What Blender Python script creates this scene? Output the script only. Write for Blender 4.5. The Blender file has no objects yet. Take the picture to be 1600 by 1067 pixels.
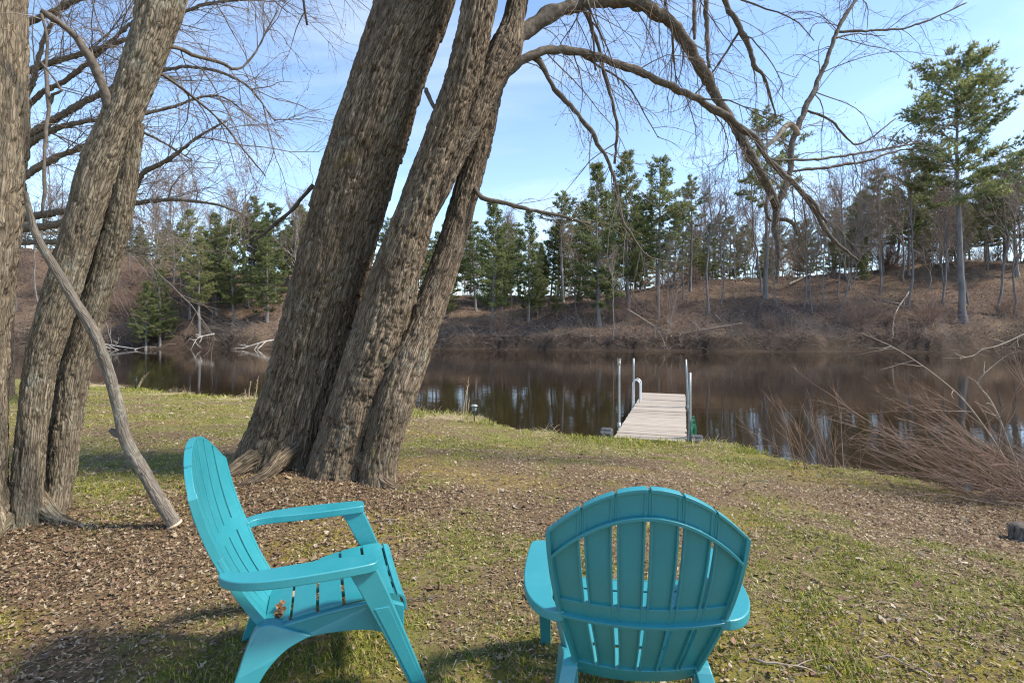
import bpy, math, random
import numpy as np

# ------------------------------------------------------------------ camera, world, sun, exposure
scene = bpy.context.scene
COL = scene.collection
F_PX, CU, CV, CAM_Z = 800.0, 800.0, 512.0, 1.40      # focal length / horizon in photo pixels
cam_d = bpy.data.cameras.new('camera')
cam_d.sensor_width = 36.0
cam_d.lens = 36.0 * F_PX / 1600.0
cam_d.shift_y = -(533.5 - CV) / 1600.0
cam_d.clip_start = 0.05
cam_d.clip_end = 3000.0
cam = bpy.data.objects.new('camera', cam_d)
cam.location = (0, 0, CAM_Z)
cam.rotation_euler = (math.radians(90), 0, 0)
COL.objects.link(cam)
scene.camera = cam

SUN = np.array([0.66, -0.10, 0.74]); SUN /= np.linalg.norm(SUN)
SUN_EL, SUN_AZ = math.asin(SUN[2]), math.atan2(SUN[0], SUN[1])
world = bpy.data.worlds.new('World')
scene.world = world
world.use_nodes = True
wn, wl = world.node_tree.nodes, world.node_tree.links
wn.clear()
w_out = wn.new('ShaderNodeOutputWorld')
w_bg = wn.new('ShaderNodeBackground')
w_sky = wn.new('ShaderNodeTexSky')
w_sky.sky_type = 'NISHITA'
w_sky.sun_disc = False
w_sky.sun_elevation = SUN_EL
w_sky.sun_rotation = SUN_AZ
w_sky.air_density = 0.9
w_sky.dust_density = 0.05
w_sky.ozone_density = 1.4
w_bg.inputs['Strength'].default_value = 0.15
w_tc = wn.new('ShaderNodeTexCoord')
w_map = wn.new('ShaderNodeMapping')
w_map.inputs['Scale'].default_value = (1.0, 1.3, 3.2)
w_map.inputs['Rotation'].default_value = (0.25, 0.15, 0.4)
w_no = wn.new('ShaderNodeTexNoise')
w_no.inputs['Scale'].default_value = 1.7
w_no.inputs['Detail'].default_value = 7.0
w_no.inputs['Roughness'].default_value = 0.55
w_no.inputs['Distortion'].default_value = 0.6
w_rmp = wn.new('ShaderNodeMapRange')
w_rmp.inputs['From Min'].default_value = 0.48
w_rmp.inputs['From Max'].default_value = 0.78
w_rmp.inputs['To Min'].default_value = 0.0
w_rmp.inputs['To Max'].default_value = 0.34
w_mix = wn.new('ShaderNodeMixRGB')
w_mix.inputs['Color2'].default_value = (5.0, 5.2, 5.4, 1)      # thin bright cirrus
wl.new(w_tc.outputs['Generated'], w_map.inputs['Vector'])
wl.new(w_map.outputs['Vector'], w_no.inputs['Vector'])
wl.new(w_no.outputs['Fac'], w_rmp.inputs['Value'])
wl.new(w_rmp.outputs['Result'], w_mix.inputs['Fac'])
wl.new(w_sky.outputs['Color'], w_mix.inputs['Color1'])
wl.new(w_mix.outputs['Color'], w_bg.inputs['Color'])
wl.new(w_bg.outputs['Background'], w_out.inputs['Surface'])

sun_d = bpy.data.lights.new('sun', 'SUN')
sun_d.energy = 3.5
sun_d.angle = math.radians(8.0)
sun_d.color = (1.0, 0.93, 0.80)
sun = bpy.data.objects.new('sun', sun_d)
COL.objects.link(sun)
sun.location = (20, 8, 30)
from mathutils import Vector
sun.rotation_euler = Vector(-SUN).to_track_quat('-Z', 'Y').to_euler()

scene.view_settings.view_transform = 'Standard'
scene.view_settings.look = 'None'
scene.view_settings.gamma = 1.0
scene.view_settings.exposure = 1.15
scene.view_settings.use_curve_mapping = False
scene.render.engine = 'CYCLES'
scene.cycles.use_denoising = True
scene.cycles.max_bounces = 5
scene.cycles.diffuse_bounces = 3
scene.cycles.use_adaptive_sampling = True
scene.cycles.adaptive_threshold = 0.012
scene.cycles.transparent_max_bounces = 4
scene.cycles.filter_width = 1.2

# ------------------------------------------------------------------ numeric helpers
rng = np.random.default_rng(11)


def px(u, v, d):
    """photo pixel + distance -> world point"""
    return np.array([(u - CU) / F_PX * d, d, CAM_Z - (v - CV) / F_PX * d])


def sstep(a, b, x):
    t = np.clip((x - a) / (b - a), 0, 1)
    return t * t * (3 - 2 * t)


def hsh(ix, iy, seed=0):
    h = (ix.astype(np.int64) * 374761393 + iy.astype(np.int64) * 668265263 + seed * 1442695041) & 0xFFFFFFFF
    h = ((h ^ (h >> 13)) * 1274126177) & 0xFFFFFFFF
    h = (h ^ (h >> 16)) & 0xFFFFFFFF
    h = (h * 2246822519) & 0xFFFFFFFF
    h = (h ^ (h >> 15)) & 0xFFFFFFFF
    return h / 4294967296.0


def vn(x, y, seed=0, per=None):
    x = np.asarray(x, float); y = np.asarray(y, float)
    ix, iy = np.floor(x), np.floor(y)
    fx, fy = x - ix, y - iy
    fx = fx * fx * (3 - 2 * fx); fy = fy * fy * (3 - 2 * fy)
    a, b = ix, ix + 1
    if per:
        a, b = np.mod(a, per), np.mod(b, per)
    return ((hsh(a, iy, seed) * (1 - fx) + hsh(b, iy, seed) * fx) * (1 - fy)
            + (hsh(a, iy + 1, seed) * (1 - fx) + hsh(b, iy + 1, seed) * fx) * fy)


def fbm(x, y, o=4, seed=0, per=None):
    s, a, n = 0.0, 1.0, 0.0
    for i in range(o):
        s = s + a * vn(x * 2 ** i, y * 2 ** i, seed + i * 17, per * 2 ** i if per else None)
        n += a
        a *= 0.5
    return s / n


def nrm(v):
    return v / np.maximum(np.linalg.norm(v, axis=-1, keepdims=True), 1e-9)


def spline(pts, step):
    """Catmull-Rom through rows of pts (any columns), resampled about every step metres"""
    P = np.asarray(pts, float)
    Q = np.vstack([2 * P[0] - P[1], P, 2 * P[-1] - P[-2]])
    out = []
    for i in range(1, len(Q) - 2):
        n = max(2, int(np.linalg.norm(Q[i + 1, :3] - Q[i, :3]) / step))
        t = np.linspace(0, 1, n, endpoint=False)[:, None]
        a, b, c, d = Q[i - 1], Q[i], Q[i + 1], Q[i + 2]
        out.append(0.5 * (2 * b + (c - a) * t + (2 * a - 5 * b + 4 * c - d) * t ** 2 + (3 * b - a - 3 * c + d) * t ** 3))
    out.append(P[-1:])
    return np.vstack(out)


class MB:
    """collects geometry, then links ONE mesh object"""
    def __init__(self):
        self.V, self.F, self.M, self.A, self.U, self.n = [], [], [], {}, [], 0

    def add(self, V, F, mi=0, uv=None, **attrs):
        V = np.asarray(V, float).reshape(-1, 3)
        F = np.asarray(F, np.int64)
        self.V.append(V)
        self.F.append(F + self.n)
        self.M.append(np.full(len(F), mi, np.int32))
        for k, a in attrs.items():
            self.A.setdefault(k, []).append((self.n, np.broadcast_to(np.asarray(a, float), (len(V),) if np.ndim(a) < 2 else np.shape(a))))
        self.U.append(uv if uv is not None else np.zeros((len(V), 2)))
        self.n += len(V)
        return self

    def mesh(self, name, mats, smooth=True, uv=False):
        me = bpy.data.meshes.new(name)
        V = np.vstack(self.V)
        me.vertices.add(len(V))
        me.vertices.foreach_set('co', V.astype(np.float32).ravel())
        loops = np.concatenate([f.ravel() for f in self.F])
        tot = np.concatenate([np.full(len(f), f.shape[1], np.int32) for f in self.F])
        start = np.concatenate([[0], np.cumsum(tot)[:-1]]).astype(np.int32)
        me.loops.add(len(loops))
        me.loops.foreach_set('vertex_index', loops.astype(np.int32))
        me.polygons.add(len(tot))
        me.polygons.foreach_set('loop_start', start)
        me.polygons.foreach_set('loop_total', tot)
        for m in mats:
            me.materials.append(m)
        me.polygons.foreach_set('material_index', np.concatenate(self.M))
        me.polygons.foreach_set('use_smooth', np.full(len(tot), smooth))
        for k, lst in self.A.items():
            d3 = lst[0][1].ndim == 2
            buf = np.zeros((len(V), 4 if d3 else 1), np.float32)
            for s, a in lst:
                if d3:
                    buf[s:s + len(a), :3] = a; buf[s:s + len(a), 3] = 1
                else:
                    buf[s:s + len(a), 0] = a
            at = me.attributes.new(k, 'FLOAT_COLOR' if d3 else 'FLOAT', 'POINT')
            at.data.foreach_set('color' if d3 else 'value', buf.ravel())
        if uv:
            ul = me.uv_layers.new(name='UVMap')
            ul.data.foreach_set('uv', np.vstack(self.U)[loops].astype(np.float32).ravel())
        me.update(calc_edges=True)
        me.validate()
        return me

    def build(self, name, mats, parent=None, smooth=True, uv=False):
        return link(name, self.mesh(name, mats if isinstance(mats, (list, tuple)) else [mats], smooth, uv), parent)


def link(name, data, parent=None):
    o = bpy.data.objects.new(name, data)
    COL.objects.link(o)
    if parent is not None:
        o.parent = parent
    return o


def tag(o, label=None, cat=None, group=None, kind=None):
    if label: o['label'] = label
    if cat: o['category'] = cat
    if group: o['group'] = group
    if kind: o['kind'] = kind
    return o


def empty(name, loc, rz=0.0, label=None, cat=None, group=None):
    o = link(name, None)
    o.empty_display_size = 0.2
    o.location = [float(c) for c in loc]
    o.rotation_euler = (0, 0, rz)
    return tag(o, label, cat, group)


def tubes(P, R, k=5):
    """P (m,n,3) paths, R (m,n) radii -> verts, quad faces of m tubes with k sides"""
    P = np.asarray(P, float); R = np.asarray(R, float)
    m, n, _ = P.shape
    T = nrm(np.gradient(P, axis=1))
    dm = np.abs(T).max(axis=1)                       # (m,3)
    ref = np.eye(3)[np.argmin(dm, axis=1)][:, None, :]
    N1 = nrm(np.cross(T, np.broadcast_to(ref, T.shape)))
    N2 = np.cross(T, N1)
    th = np.arange(k) * 2 * np.pi / k
    V = P[:, :, None, :] + R[:, :, None, None] * (np.cos(th)[None, None, :, None] * N1[:, :, None, :] + np.sin(th)[None, None, :, None] * N2[:, :, None, :])
    base = (np.arange(m) * n * k)[:, None, None]
    i = (np.arange(n - 1) * k)[None, :, None]
    j = np.arange(k)[None, None, :]
    j2 = (j + 1) % k
    F = np.stack([base + i + j, base + i + j2, base + i + k + j2, base + i + k + j], -1).reshape(-1, 4)
    return V.reshape(-1, 3), F


def capped(P, R, k=12):
    """one tube with closed ends (verts, [quads, tris])"""
    P = np.asarray(P, float)
    V, F = tubes(P[None], np.asarray(R, float)[None], k)
    n = len(P)
    V = np.vstack([V, P[0], P[-1]])
    a, b = len(V) - 2, len(V) - 1
    j = np.arange(k); j2 = (j + 1) % k
    T = np.vstack([np.stack([np.full(k, a), j2, j], -1), np.stack([np.full(k, b), (n - 1) * k + j, (n - 1) * k + j2], -1)])
    return V, F, T


def add_capped(mb, P, R, k=12, mi=0, **at):
    V, F, T = capped(P, R, k)
    s = mb.n
    mb.add(V, F, mi, **at)
    mb.F.append(T + s); mb.M.append(np.full(len(T), mi, np.int32))


def grow(P0, D0, L, R, n, droop, wander, r, tip=0.25, up_tip=0.0):
    """vectorised branch growth: start points, directions, lengths, base radii"""
    m = len(P0)
    P = np.zeros((m, n, 3)); P[:, 0] = P0
    D = nrm(np.asarray(D0, float))
    seg = (np.asarray(L) / (n - 1))[:, None]
    for i in range(1, n):
        g = droop * (1 - (1 + up_tip) * i / n) if up_tip else droop
        D = nrm(D + r.normal(0, wander, (m, 3)) + np.array([0, 0, -1.0]) * g)
        P[:, i] = P[:, i - 1] + D * seg
    t = np.linspace(0, 1, n)[None]
    RR = np.asarray(R)[:, None] * (1 - (1 - tip) * t)
    return P, RR


def kids(P, R, cnt, r, ang=(0.5, 1.0), t0=0.2, t1=1.0, ratio=(0.35, 0.6), rr=0.55, L=None):
    """children start arrays along parents"""
    m, n, _ = P.shape
    pi = np.repeat(np.arange(m), cnt)
    if len(pi) == 0: pi = np.zeros(1, int)
    t = r.uniform(t0, t1, len(pi)) * (n - 1) * 0.999
    i = np.floor(t).astype(int); f = (t - i)[:, None]
    i1 = np.minimum(i + 1, n - 1)
    S = P[pi, i] * (1 - f) + P[pi, i1] * f
    T = nrm(P[pi, i1] - P[pi, np.maximum(i1 - 1, 0)])
    side = nrm(np.cross(T, nrm(r.normal(0, 1, (len(pi), 3)))))
    a = r.uniform(ang[0], ang[1], len(pi))[:, None]
    D = T * np.cos(a) + side * np.sin(a)
    plen = np.linalg.norm(np.diff(P, axis=1), axis=2).sum(1)
    LL = plen[pi] * r.uniform(ratio[0], ratio[1], len(pi)) * (1.15 - 0.6 * t / (n - 1))
    RR = np.minimum(R[pi, i] * 0.8, R[pi, 0] * rr)
    return S, D, LL, RR


def octa(C, s):
    C = np.asarray(C); m = len(C)
    s = np.broadcast_to(np.asarray(s, float), (m,))
    o = np.array([[1, 0, 0], [-1, 0, 0], [0, 1, 0], [0, -1, 0], [0, 0, 1.5], [0, 0, -1.5]], float)
    V = (C[:, None] + s[:, None, None] * o[None]).reshape(-1, 3)
    f = np.array([[0, 2, 4], [2, 1, 4], [1, 3, 4], [3, 0, 4], [2, 0, 5], [1, 2, 5], [3, 1, 5], [0, 3, 5]])
    return V, (np.arange(m)[:, None, None] * 6 + f[None]).reshape(-1, 3)


# ------------------------------------------------------------------ materials
def new_mat(name, rough=0.8, spec=0.3):
    m = bpy.data.materials.new(name)
    m.use_nodes = True
    b = m.node_tree.nodes['Principled BSDF']
    b.inputs['Roughness'].default_value = rough
    b.inputs['Specular IOR Level'].default_value = spec
    return m, m.node_tree, b


def nd(nt, typ, ins=None, **props):
    n = nt.nodes.new('ShaderNode' + typ)
    for k, v in props.items():
        setattr(n, k, v)
    for k, v in (ins or {}).items():
        s = n.inputs[k]
        if hasattr(v, 'is_output'):
            nt.links.new(v, s)
        else:
            s.default_value = v
    return n


def c4(c):
    return (c[0], c[1], c[2], 1.0)


def ramp(nt, fac, stops):
    r = nd(nt, 'ValToRGB', {'Fac': fac})
    e = r.color_ramp.elements
    while len(e) < len(stops):
        e.new(0.5)
    for q, (p, c) in zip(e, stops):
        q.position = p; q.color = c4(c) if len(c) == 3 else c
    return r.outputs['Color']


def mixc(nt, f, a, b, mode='MIX'):
    n = nt.nodes.new('ShaderNodeMixRGB')
    n.blend_type = mode
    for s, v in ((n.inputs[0], f), (n.inputs[1], a), (n.inputs[2], b)):
        if hasattr(v, 'is_output'):
            nt.links.new(v, s)
        elif isinstance(v, (int, float)):
            s.default_value = v if s.type == 'VALUE' else (v, v, v, 1)
        else:
            s.default_value = c4(v)
    return n.outputs[0]


def noise(nt, vec, scale, detail=4, rough=0.55, dist=0.0):
    ins = {'Scale': scale, 'Detail': detail, 'Roughness': rough, 'Distortion': dist}
    if vec is not None:
        ins['Vector'] = vec
    return nd(nt, 'TexNoise', ins).outputs['Fac']


def mapping(nt, vec, scale):
    return nd(nt, 'Mapping', {'Vector': vec, 'Scale': scale}).outputs['Vector']


def maprange(nt, v, a, b, c=0.0, d=1.0):
    return nd(nt, 'MapRange', {'Value': v, 'From Min': a, 'From Max': b, 'To Min': c, 'To Max': d}).outputs['Result']


def attr(nt, name, out='Fac'):
    return nd(nt, 'Attribute', attribute_name=name).outputs[out]


def bump(nt, b, h, strength, dist):
    n = nd(nt, 'Bump', {'Height': h, 'Strength': strength, 'Distance': dist})
    nt.links.new(n.outputs['Normal'], b.inputs['Normal'])
    return n


def obj_vec(nt):
    return nd(nt, 'TexCoord').outputs['Object']


def bark_mat(name, light, mid, dark, lichen=0.35, moss=0.3, fine=(60, 6.0, 1), bd=0.026):
    m, nt, b = new_mat(name, 0.92, 0.15)
    uv = nd(nt, 'TexCoord').outputs['UV']
    ov = obj_vec(nt)
    n1 = noise(nt, mapping(nt, uv, (26, 5, 1)), 1.0, 6, 0.65)
    n2 = noise(nt, mapping(nt, uv, (90, 14, 1)), 1.0, 5, 0.7)
    wv = nd(nt, 'TexNoise', {'Vector': mapping(nt, uv, (9, 9, 1)), 'Scale': 1.0, 'Detail': 3.0}).outputs['Color']
    uvw = nd(nt, 'VectorMath', {0: uv, 1: nd(nt, 'VectorMath', {0: wv, 1: (0.022, 0.10, 0.0)}, operation='MULTIPLY').outputs[0]}, operation='ADD').outputs[0]
    vo = nd(nt, 'TexVoronoi', {'Vector': mapping(nt, uvw, fine), 'Scale': 1.0}, feature='DISTANCE_TO_EDGE').outputs['Distance']
    vc = nd(nt, 'TexVoronoi', {'Vector': mapping(nt, uvw, fine), 'Scale': 1.0}, feature='F1').outputs['Color']
    fis = maprange(nt, vo, 0.0, 0.16)
    col = ramp(nt, n1, [(0.28, mid), (0.5, tuple(0.5 * (a + c) for a, c in zip(light, mid))), (0.72, light)])
    col = mixc(nt, maprange(nt, n2, 0.3, 0.7, 0.0, 0.55), col, mid)
    col = mixc(nt, maprange(nt, attr(nt, 'cell'), 0.15, 0.85, 0.55, 0.0), col, tuple(0.62 * c for c in mid))
    col = mixc(nt, maprange(nt, attr(nt, 'cell'), 0.6, 0.95, 0.0, 0.5), col, tuple(1.15 * c for c in light))
    col = mixc(nt, 0.30, col, mixc(nt, 1.0, col, nd(nt, 'RGBToBW', {'Color': vc}).outputs[0], 'OVERLAY'))
    col = mixc(nt, maprange(nt, fis, 0.0, 1.0, 0.5, 0.0), col, dark)
    crack = attr(nt, 'crack')
    col = mixc(nt, maprange(nt, crack, 0.35, 1.0, 0.0, 0.75), col, dark)
    l1 = noise(nt, ov, 3.4, 6, 0.7)
    l2 = noise(nt, ov, 21.0, 4, 0.7)
    lm = nd(nt, 'Math', {0: maprange(nt, l1, 0.54, 0.66), 1: maprange(nt, l2, 0.42, 0.6)}, operation='MULTIPLY').outputs[0]
    lm = nd(nt, 'Math', {0: lm, 1: lichen}, operation='MULTIPLY').outputs[0]
    col = mixc(nt, lm, col, (0.36, 0.37, 0.30))
    o1 = noise(nt, ov, 2.1, 6, 0.75, 0.4)
    om = nd(nt, 'Math', {0: maprange(nt, o1, 0.58, 0.72), 1: moss}, operation='MULTIPLY').outputs[0]
    col = mixc(nt, om, col, (0.20, 0.15, 0.035))
    g = attr(nt, 'moss')
    g = nd(nt, 'Math', {0: g, 1: maprange(nt, noise(nt, ov, 9, 5, 0.7), 0.35, 0.65)}, operation='MULTIPLY').outputs[0]
    big = noise(nt, ov, 1.3, 4, 0.6)
    col = mixc(nt, maprange(nt, big, 0.42, 0.62, 0.0, 0.45), col, tuple(0.7 * c for c in mid))
    col = mixc(nt, g, col, (0.060, 0.055, 0.020))
    nt.links.new(col, b.inputs['Base Color'])
    hh = mixc(nt, 0.5, mixc(nt, 0.5, n1, n2), mixc(nt, 0.35, fis, vc))
    bump(nt, b, hh, 1.0, bd)
    return m


M = {}
M['bark'] = bark_mat('maple_bark', (0.315, 0.245, 0.175), (0.172, 0.125, 0.085), (0.055, 0.038, 0.027), 0.45, 0.6)
M['bark2'] = bark_mat('grey_bark', (0.36, 0.295, 0.215), (0.215, 0.17, 0.12), (0.075, 0.053, 0.036), 0.95, 0.7, (70, 8.0, 1), 0.016)
M['log_bark'] = bark_mat('log_bark', (0.30, 0.262, 0.218), (0.185, 0.155, 0.125), (0.10, 0.08, 0.062), 0.9, 0.15, (70, 10.0, 1), 0.008)


def simple_mat(name, c1, c2, scale, rough=0.85, bstr=0.3, bdist=0.01, stretch=(1, 1, 1), spec=0.25):
    m, nt, b = new_mat(name, rough, spec)
    n = noise(nt, mapping(nt, obj_vec(nt), stretch), scale, 5, 0.65)
    nt.links.new(ramp(nt, n, [(0.3, c1), (0.7, c2)]), b.inputs['Base Color'])
    if bstr:
        bump(nt, b, n, bstr, bdist)
    return m


M['limb'] = simple_mat('limb_bark', (0.055, 0.043, 0.034), (0.165, 0.135, 0.107), 26, 0.9, 0.6, 0.01)
M['twig'] = simple_mat('twig_bark', (0.11, 0.088, 0.074), (0.24, 0.195, 0.16), 9, 0.8, 0)
M['bud'] = simple_mat('leaf_bud', (0.22, 0.10, 0.07), (0.34, 0.20, 0.12), 30, 0.7, 0)
M['cut_wood'] = simple_mat('cut_wood', (0.50, 0.36, 0.22), (0.66, 0.52, 0.36), 40, 0.8, 0.2, 0.004)
M['far_trunk'] = simple_mat('far_trunk', (0.11, 0.10, 0.10), (0.25, 0.23, 0.22), 3.0, 0.9, 0.5, 0.04, (1, 1, 0.25))
M['far_twig'] = simple_mat('far_twig', (0.16, 0.125, 0.105), (0.29, 0.235, 0.20), 1.5, 0.9, 0)
M['pale_wood'] = simple_mat('bleached_wood', (0.33, 0.29, 0.25), (0.58, 0.53, 0.47), 5, 0.85, 0.3, 0.02)
M['dead_limb'] = simple_mat('dead_limb', (0.20, 0.155, 0.12), (0.40, 0.33, 0.26), 16, 0.85, 0.4, 0.008)
M['shrub'] = simple_mat('red_brown_shrub', (0.15, 0.085, 0.060), (0.36, 0.25, 0.185), 4, 0.7, 0)
M['reed'] = simple_mat('dry_reed', (0.45, 0.34, 0.19), (0.66, 0.54, 0.35), 12, 0.8, 0)


def tint_mat(name, rough=0.8, trans=0.0, spec=0.2):
    m, nt, b = new_mat(name, rough, spec)
    col = attr(nt, 'tint', 'Color')
    nt.links.new(col, b.inputs['Base Color'])
    if trans:
        out = nt.nodes['Material Output']
        t = nd(nt, 'BsdfTranslucent', {'Color': col})
        mx = nd(nt, 'MixShader', {0: trans, 1: b.outputs[0], 2: t.outputs[0]})
        nt.links.new(mx.outputs[0], out.inputs['Surface'])
    return m


M['leaf'] = tint_mat('dead_leaf', 0.75, 0.12)
M['grass'] = tint_mat('grass_blade', 0.6, 0.3)
M['needle'] = tint_mat('pine_needle', 0.6, 0.5)

# ------------------------------------------------------------------ terrain
SHORE = np.array([(-400, 150), (-60, 40), (-30, 24), (-20, 19.3), (-13.6, 16.4), (-8.3, 13.5), (-6.7, 13.1), (-4.4, 12.3), (-2.26, 11.35), (-0.8, 10.8), (0, 9.8), (0.79, 9.15),
                  (1.65, 8.85), (3.3, 8.5), (3.8, 7.85), (4.4, 7.1), (5.0, 6.6), (5.4, 6.15), (6.4, 5.7), (8, 5.0), (12, 3.4), (20, 0), (60, -16), (400, -120)], float)
WATER_Z = -0.85


def shore_s(x, y):
    """signed distance to the near shoreline, positive on land"""
    x = np.asarray(x, float); y = np.asarray(y, float)
    best = np.full(x.shape, 1e9)
    for a, b in zip(SHORE[:-1], SHORE[1:]):
        ab = b - a
        t = np.clip(((x - a[0]) * ab[0] + (y - a[1]) * ab[1]) / (ab @ ab), 0, 1)
        best = np.minimum(best, np.hypot(x - a[0] - t * ab[0], y - a[1] - t * ab[1]))
    sgn = np.where(y < np.interp(x, SHORE[:, 0], SHORE[:, 1]), 1.0, -1.0)
    s = best * sgn
    return s + (fbm(x * 0.9, y * 0.9, 3, 5) - 0.5) * 0.35 * sstep(-3, 0, -np.abs(s))


MAPLE = px(475, 760, 4.75)[:2]


def ground_z(x, y):
    x = np.asarray(x, float); y = np.asarray(y, float)
    s = shore_s(x, y)
    edge = np.interp(x, [-30, -4, 1, 6, 30], [-0.36, -0.40, -0.50, -0.52, -0.5])
    z = edge * (1 - sstep(0, 5.2, s)) + (fbm(x * 1.3, y * 1.3, 4, 2) - 0.5) * 0.07 + (fbm(x * 9, y * 9, 2, 8) - 0.5) * 0.018
    z = z - 0.62 * sstep(0.02, -0.42, s) - 1.1 * sstep(-0.4, -6, s)
    r = np.hypot((x - MAPLE[0]) / 1.25, (y - MAPLE[1] + 0.25) / 1.0)
    z = z + 0.12 * np.exp(-(r / 0.8) ** 2)
    r = np.hypot(x + 3.45, y - 3.5)
    z = z + 0.06 * np.exp(-(r / 0.7) ** 2)
    return z


def gz(x, y):
    return float(ground_z(np.array([x]), np.array([y]))[0])


def blob(x, y, cx, cy, rx, ry):
    return np.exp(-(((x - cx) / rx) ** 2 + ((y - cy) / ry) ** 2))


def masks(x, y):
    """grass, leaf litter and moss cover 0..1"""
    s = shore_s(x, y)
    n1 = fbm(x * 1.1, y * 1.1, 4, 31); n2 = fbm(x * 3.1, y * 3.1, 4, 47); n3 = fbm(x * 0.8, y * 1.6, 4, 63)
    g = 0.36 + 0.9 * (n1 - 0.5) + 1.3 * (n2 - 0.5)
    g = g + 0.55 * blob(x, y, -3.3, 4.45, 1.3, 0.45) + 0.30 * blob(x, y, -0.2, 3.0, 0.8, 0.5) + 0.36 * blob(x, y, 2.4, 2.6, 1.5, 0.9)
    g = g + 0.22 * blob(x, y, 1.2, 2.2, 1.0, 0.6) + 0.22 * blob(x, y, -1.0, 2.0, 1.6, 0.4) + 0.30 * sstep(1.6, 0.1, s) * np.where(x > 4.6, 0.2, 1)
    g = g + 0.16 * sstep(-2, -5, x) * sstep(5, 7, y)
    lf = 0.36 + 0.8 * (fbm(x * 1.4, y * 1.4, 4, 71) - 0.5)
    lf = lf + 0.7 * blob(x, y, -2.6, 3.0, 1.3, 0.6) + 0.55 * blob(x, y, -1.8, 4.1, 1.1, 0.6) + 0.6 * blob(x, y, 4.3, 4.5, 1.8, 1.6) + 0.32 * blob(x, y, 0.4, 4.2, 1.5, 0.9)
    g = g - 0.7 * blob(x, y, -2.6, 3.05, 1.2, 0.45) - 0.9 * blob(x, y, -1.8, 4.1, 0.9, 0.5) - 0.55 * blob(x, y, 4.4, 4.6, 1.7, 1.4) - 0.25 * blob(x, y, 0.3, 4.6, 1.6, 1.0)
    mo = sstep(0.52, 0.68, n3 + 0.16 * blob(x, y, 2.2, 2.15, 1.8, 0.5) - 0.04)
    return np.clip(g, 0, 1), np.clip(lf, 0, 1), np.clip(mo, 0, 1)


def grid_mesh(name, xs, ys, zf, mat, **extra):
    X, Y = np.meshgrid(xs, ys)
    Z = zf(X, Y)
    nx, ny = len(xs), len(ys)
    i = np.arange(ny - 1)[:, None] * nx + np.arange(nx - 1)[None]
    F = np.stack([i, i + 1, i + nx + 1, i + nx], -1).reshape(-1, 4)
    mb = MB()
    mb.add(np.stack([X, Y, Z], -1), F, **{k: f(X, Y).ravel() for k, f in extra.items()})
    return mb.build(name, mat)


def ground_material():
    m, nt, b = new_mat('lawn_soil', 0.95, 0.1)
    ov = obj_vec(nt)
    fine = noise(nt, ov, 60, 6, 0.75)
    mid = noise(nt, ov, 14, 6, 0.7)
    soil = ramp(nt, fine, [(0.30, (0.055, 0.034, 0.022)), (0.48, (0.152, 0.102, 0.059)), (0.62, (0.265, 0.192, 0.115)), (0.75, (0.41, 0.325, 0.215))])
    soil = mixc(nt, maprange(nt, mid, 0.35, 0.7, 0, 0.45), soil, (0.118, 0.074, 0.040))
    gr = ramp(nt, noise(nt, ov, 85, 5, 0.75), [(0.3, (0.070, 0.072, 0.017)), (0.5, (0.185, 0.185, 0.042)), (0.7, (0.32, 0.31, 0.10))])
    gm = nd(nt, 'Math', {0: attr(nt, 'grass'), 1: maprange(nt, mid, 0.3, 0.65, -0.25, 0.35)}, operation='ADD').outputs[0]
    col = mixc(nt, maprange(nt, gm, 0.25, 0.75, 0, 0.8), soil, gr)
    ms = ramp(nt, noise(nt, ov, 40, 5, 0.7), [(0.3, (0.17, 0.13, 0.02)), (0.7, (0.38, 0.285, 0.06))])
    mm = nd(nt, 'Math', {0: attr(nt, 'moss'), 1: maprange(nt, mid, 0.4, 0.6, 0, 0.75)}, operation='MULTIPLY').outputs[0]
    col = mixc(nt, mm, col, ms)
    wet = attr(nt, 'wet')
    col = mixc(nt, wet, col, (0.035, 0.024, 0.016))
    nt.links.new(col, b.inputs['Base Color'])
    bump(nt, b, mixc(nt, 0.4, fine, mid), 1.0, 0.03)
    return m


M['ground'] = ground_material()
tt = np.linspace(-1, 1, 280)
gx = 0.2 + np.sinh(tt * 6.2) / np.sinh(6.2) * 300
ty = np.linspace(-1, 1, 280)
gy = 3.0 + np.sinh(ty * 5.6) / np.sinh(5.6) * 170
g_obj = grid_mesh('ground', gx, gy, ground_z, M['ground'], grass=lambda x, y: masks(x, y)[0], leafy=lambda x, y: masks(x, y)[1],
                  moss=lambda x, y: masks(x, y)[2], wet=lambda x, y: sstep(-0.05, -0.35, shore_s(x, y)))
tag(g_obj, 'sloping lawn of thin grass, moss, bare soil and dead leaves', 'ground', kind='structure')


# far bank ----------------------------------------------------------
def far_line(x):
    return np.interp(x, [-400, -60, -36, -10, 20, 60, 400], [70, 50, 55, 54, 48.5, 47, 60]) + (fbm(x * 0.18, x * 0 + 3, 3, 9) - 0.5) * 3.0


def ridge_h(x):
    return np.interp(x, [-400, -60, -34, -14, -4, 10, 26, 43, 66, 110, 400], [14, 12, 9.0, 6.6, 5.6, 6.0, 7.7, 8.7, 10.6, 12, 14])


def hill_z(x, y):
    x = np.asarray(x, float); y = np.asarray(y, float)
    t = y - far_line(x)
    R = ridge_h(x) + (fbm(x * 0.12, y * 0.12, 3, 22) - 0.5) * 1.2
    z = -2.2 + 1.55 * sstep(-3.0, -0.2, t) + 1.15 * sstep(-0.25, 0.35, t + (fbm(x * 0.9, y * 0.2, 3, 14) - 0.5) * 1.5)
    z = z + (R - 0.5) * (1 - (1 - np.clip(t / 21.0, 0, 1)) ** 1.35) * sstep(0, 1.5, t)
    z = z - 0.05 * np.clip(t - 23, 0, 400)
    z = z + ((fbm(x * 0.35, y * 0.35, 4, 41) - 0.5) * 0.9 + (fbm(x * 1.6, y * 1.6, 3, 42) - 0.5) * 0.55) * sstep(0.2, 3, t)
    return z


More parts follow.
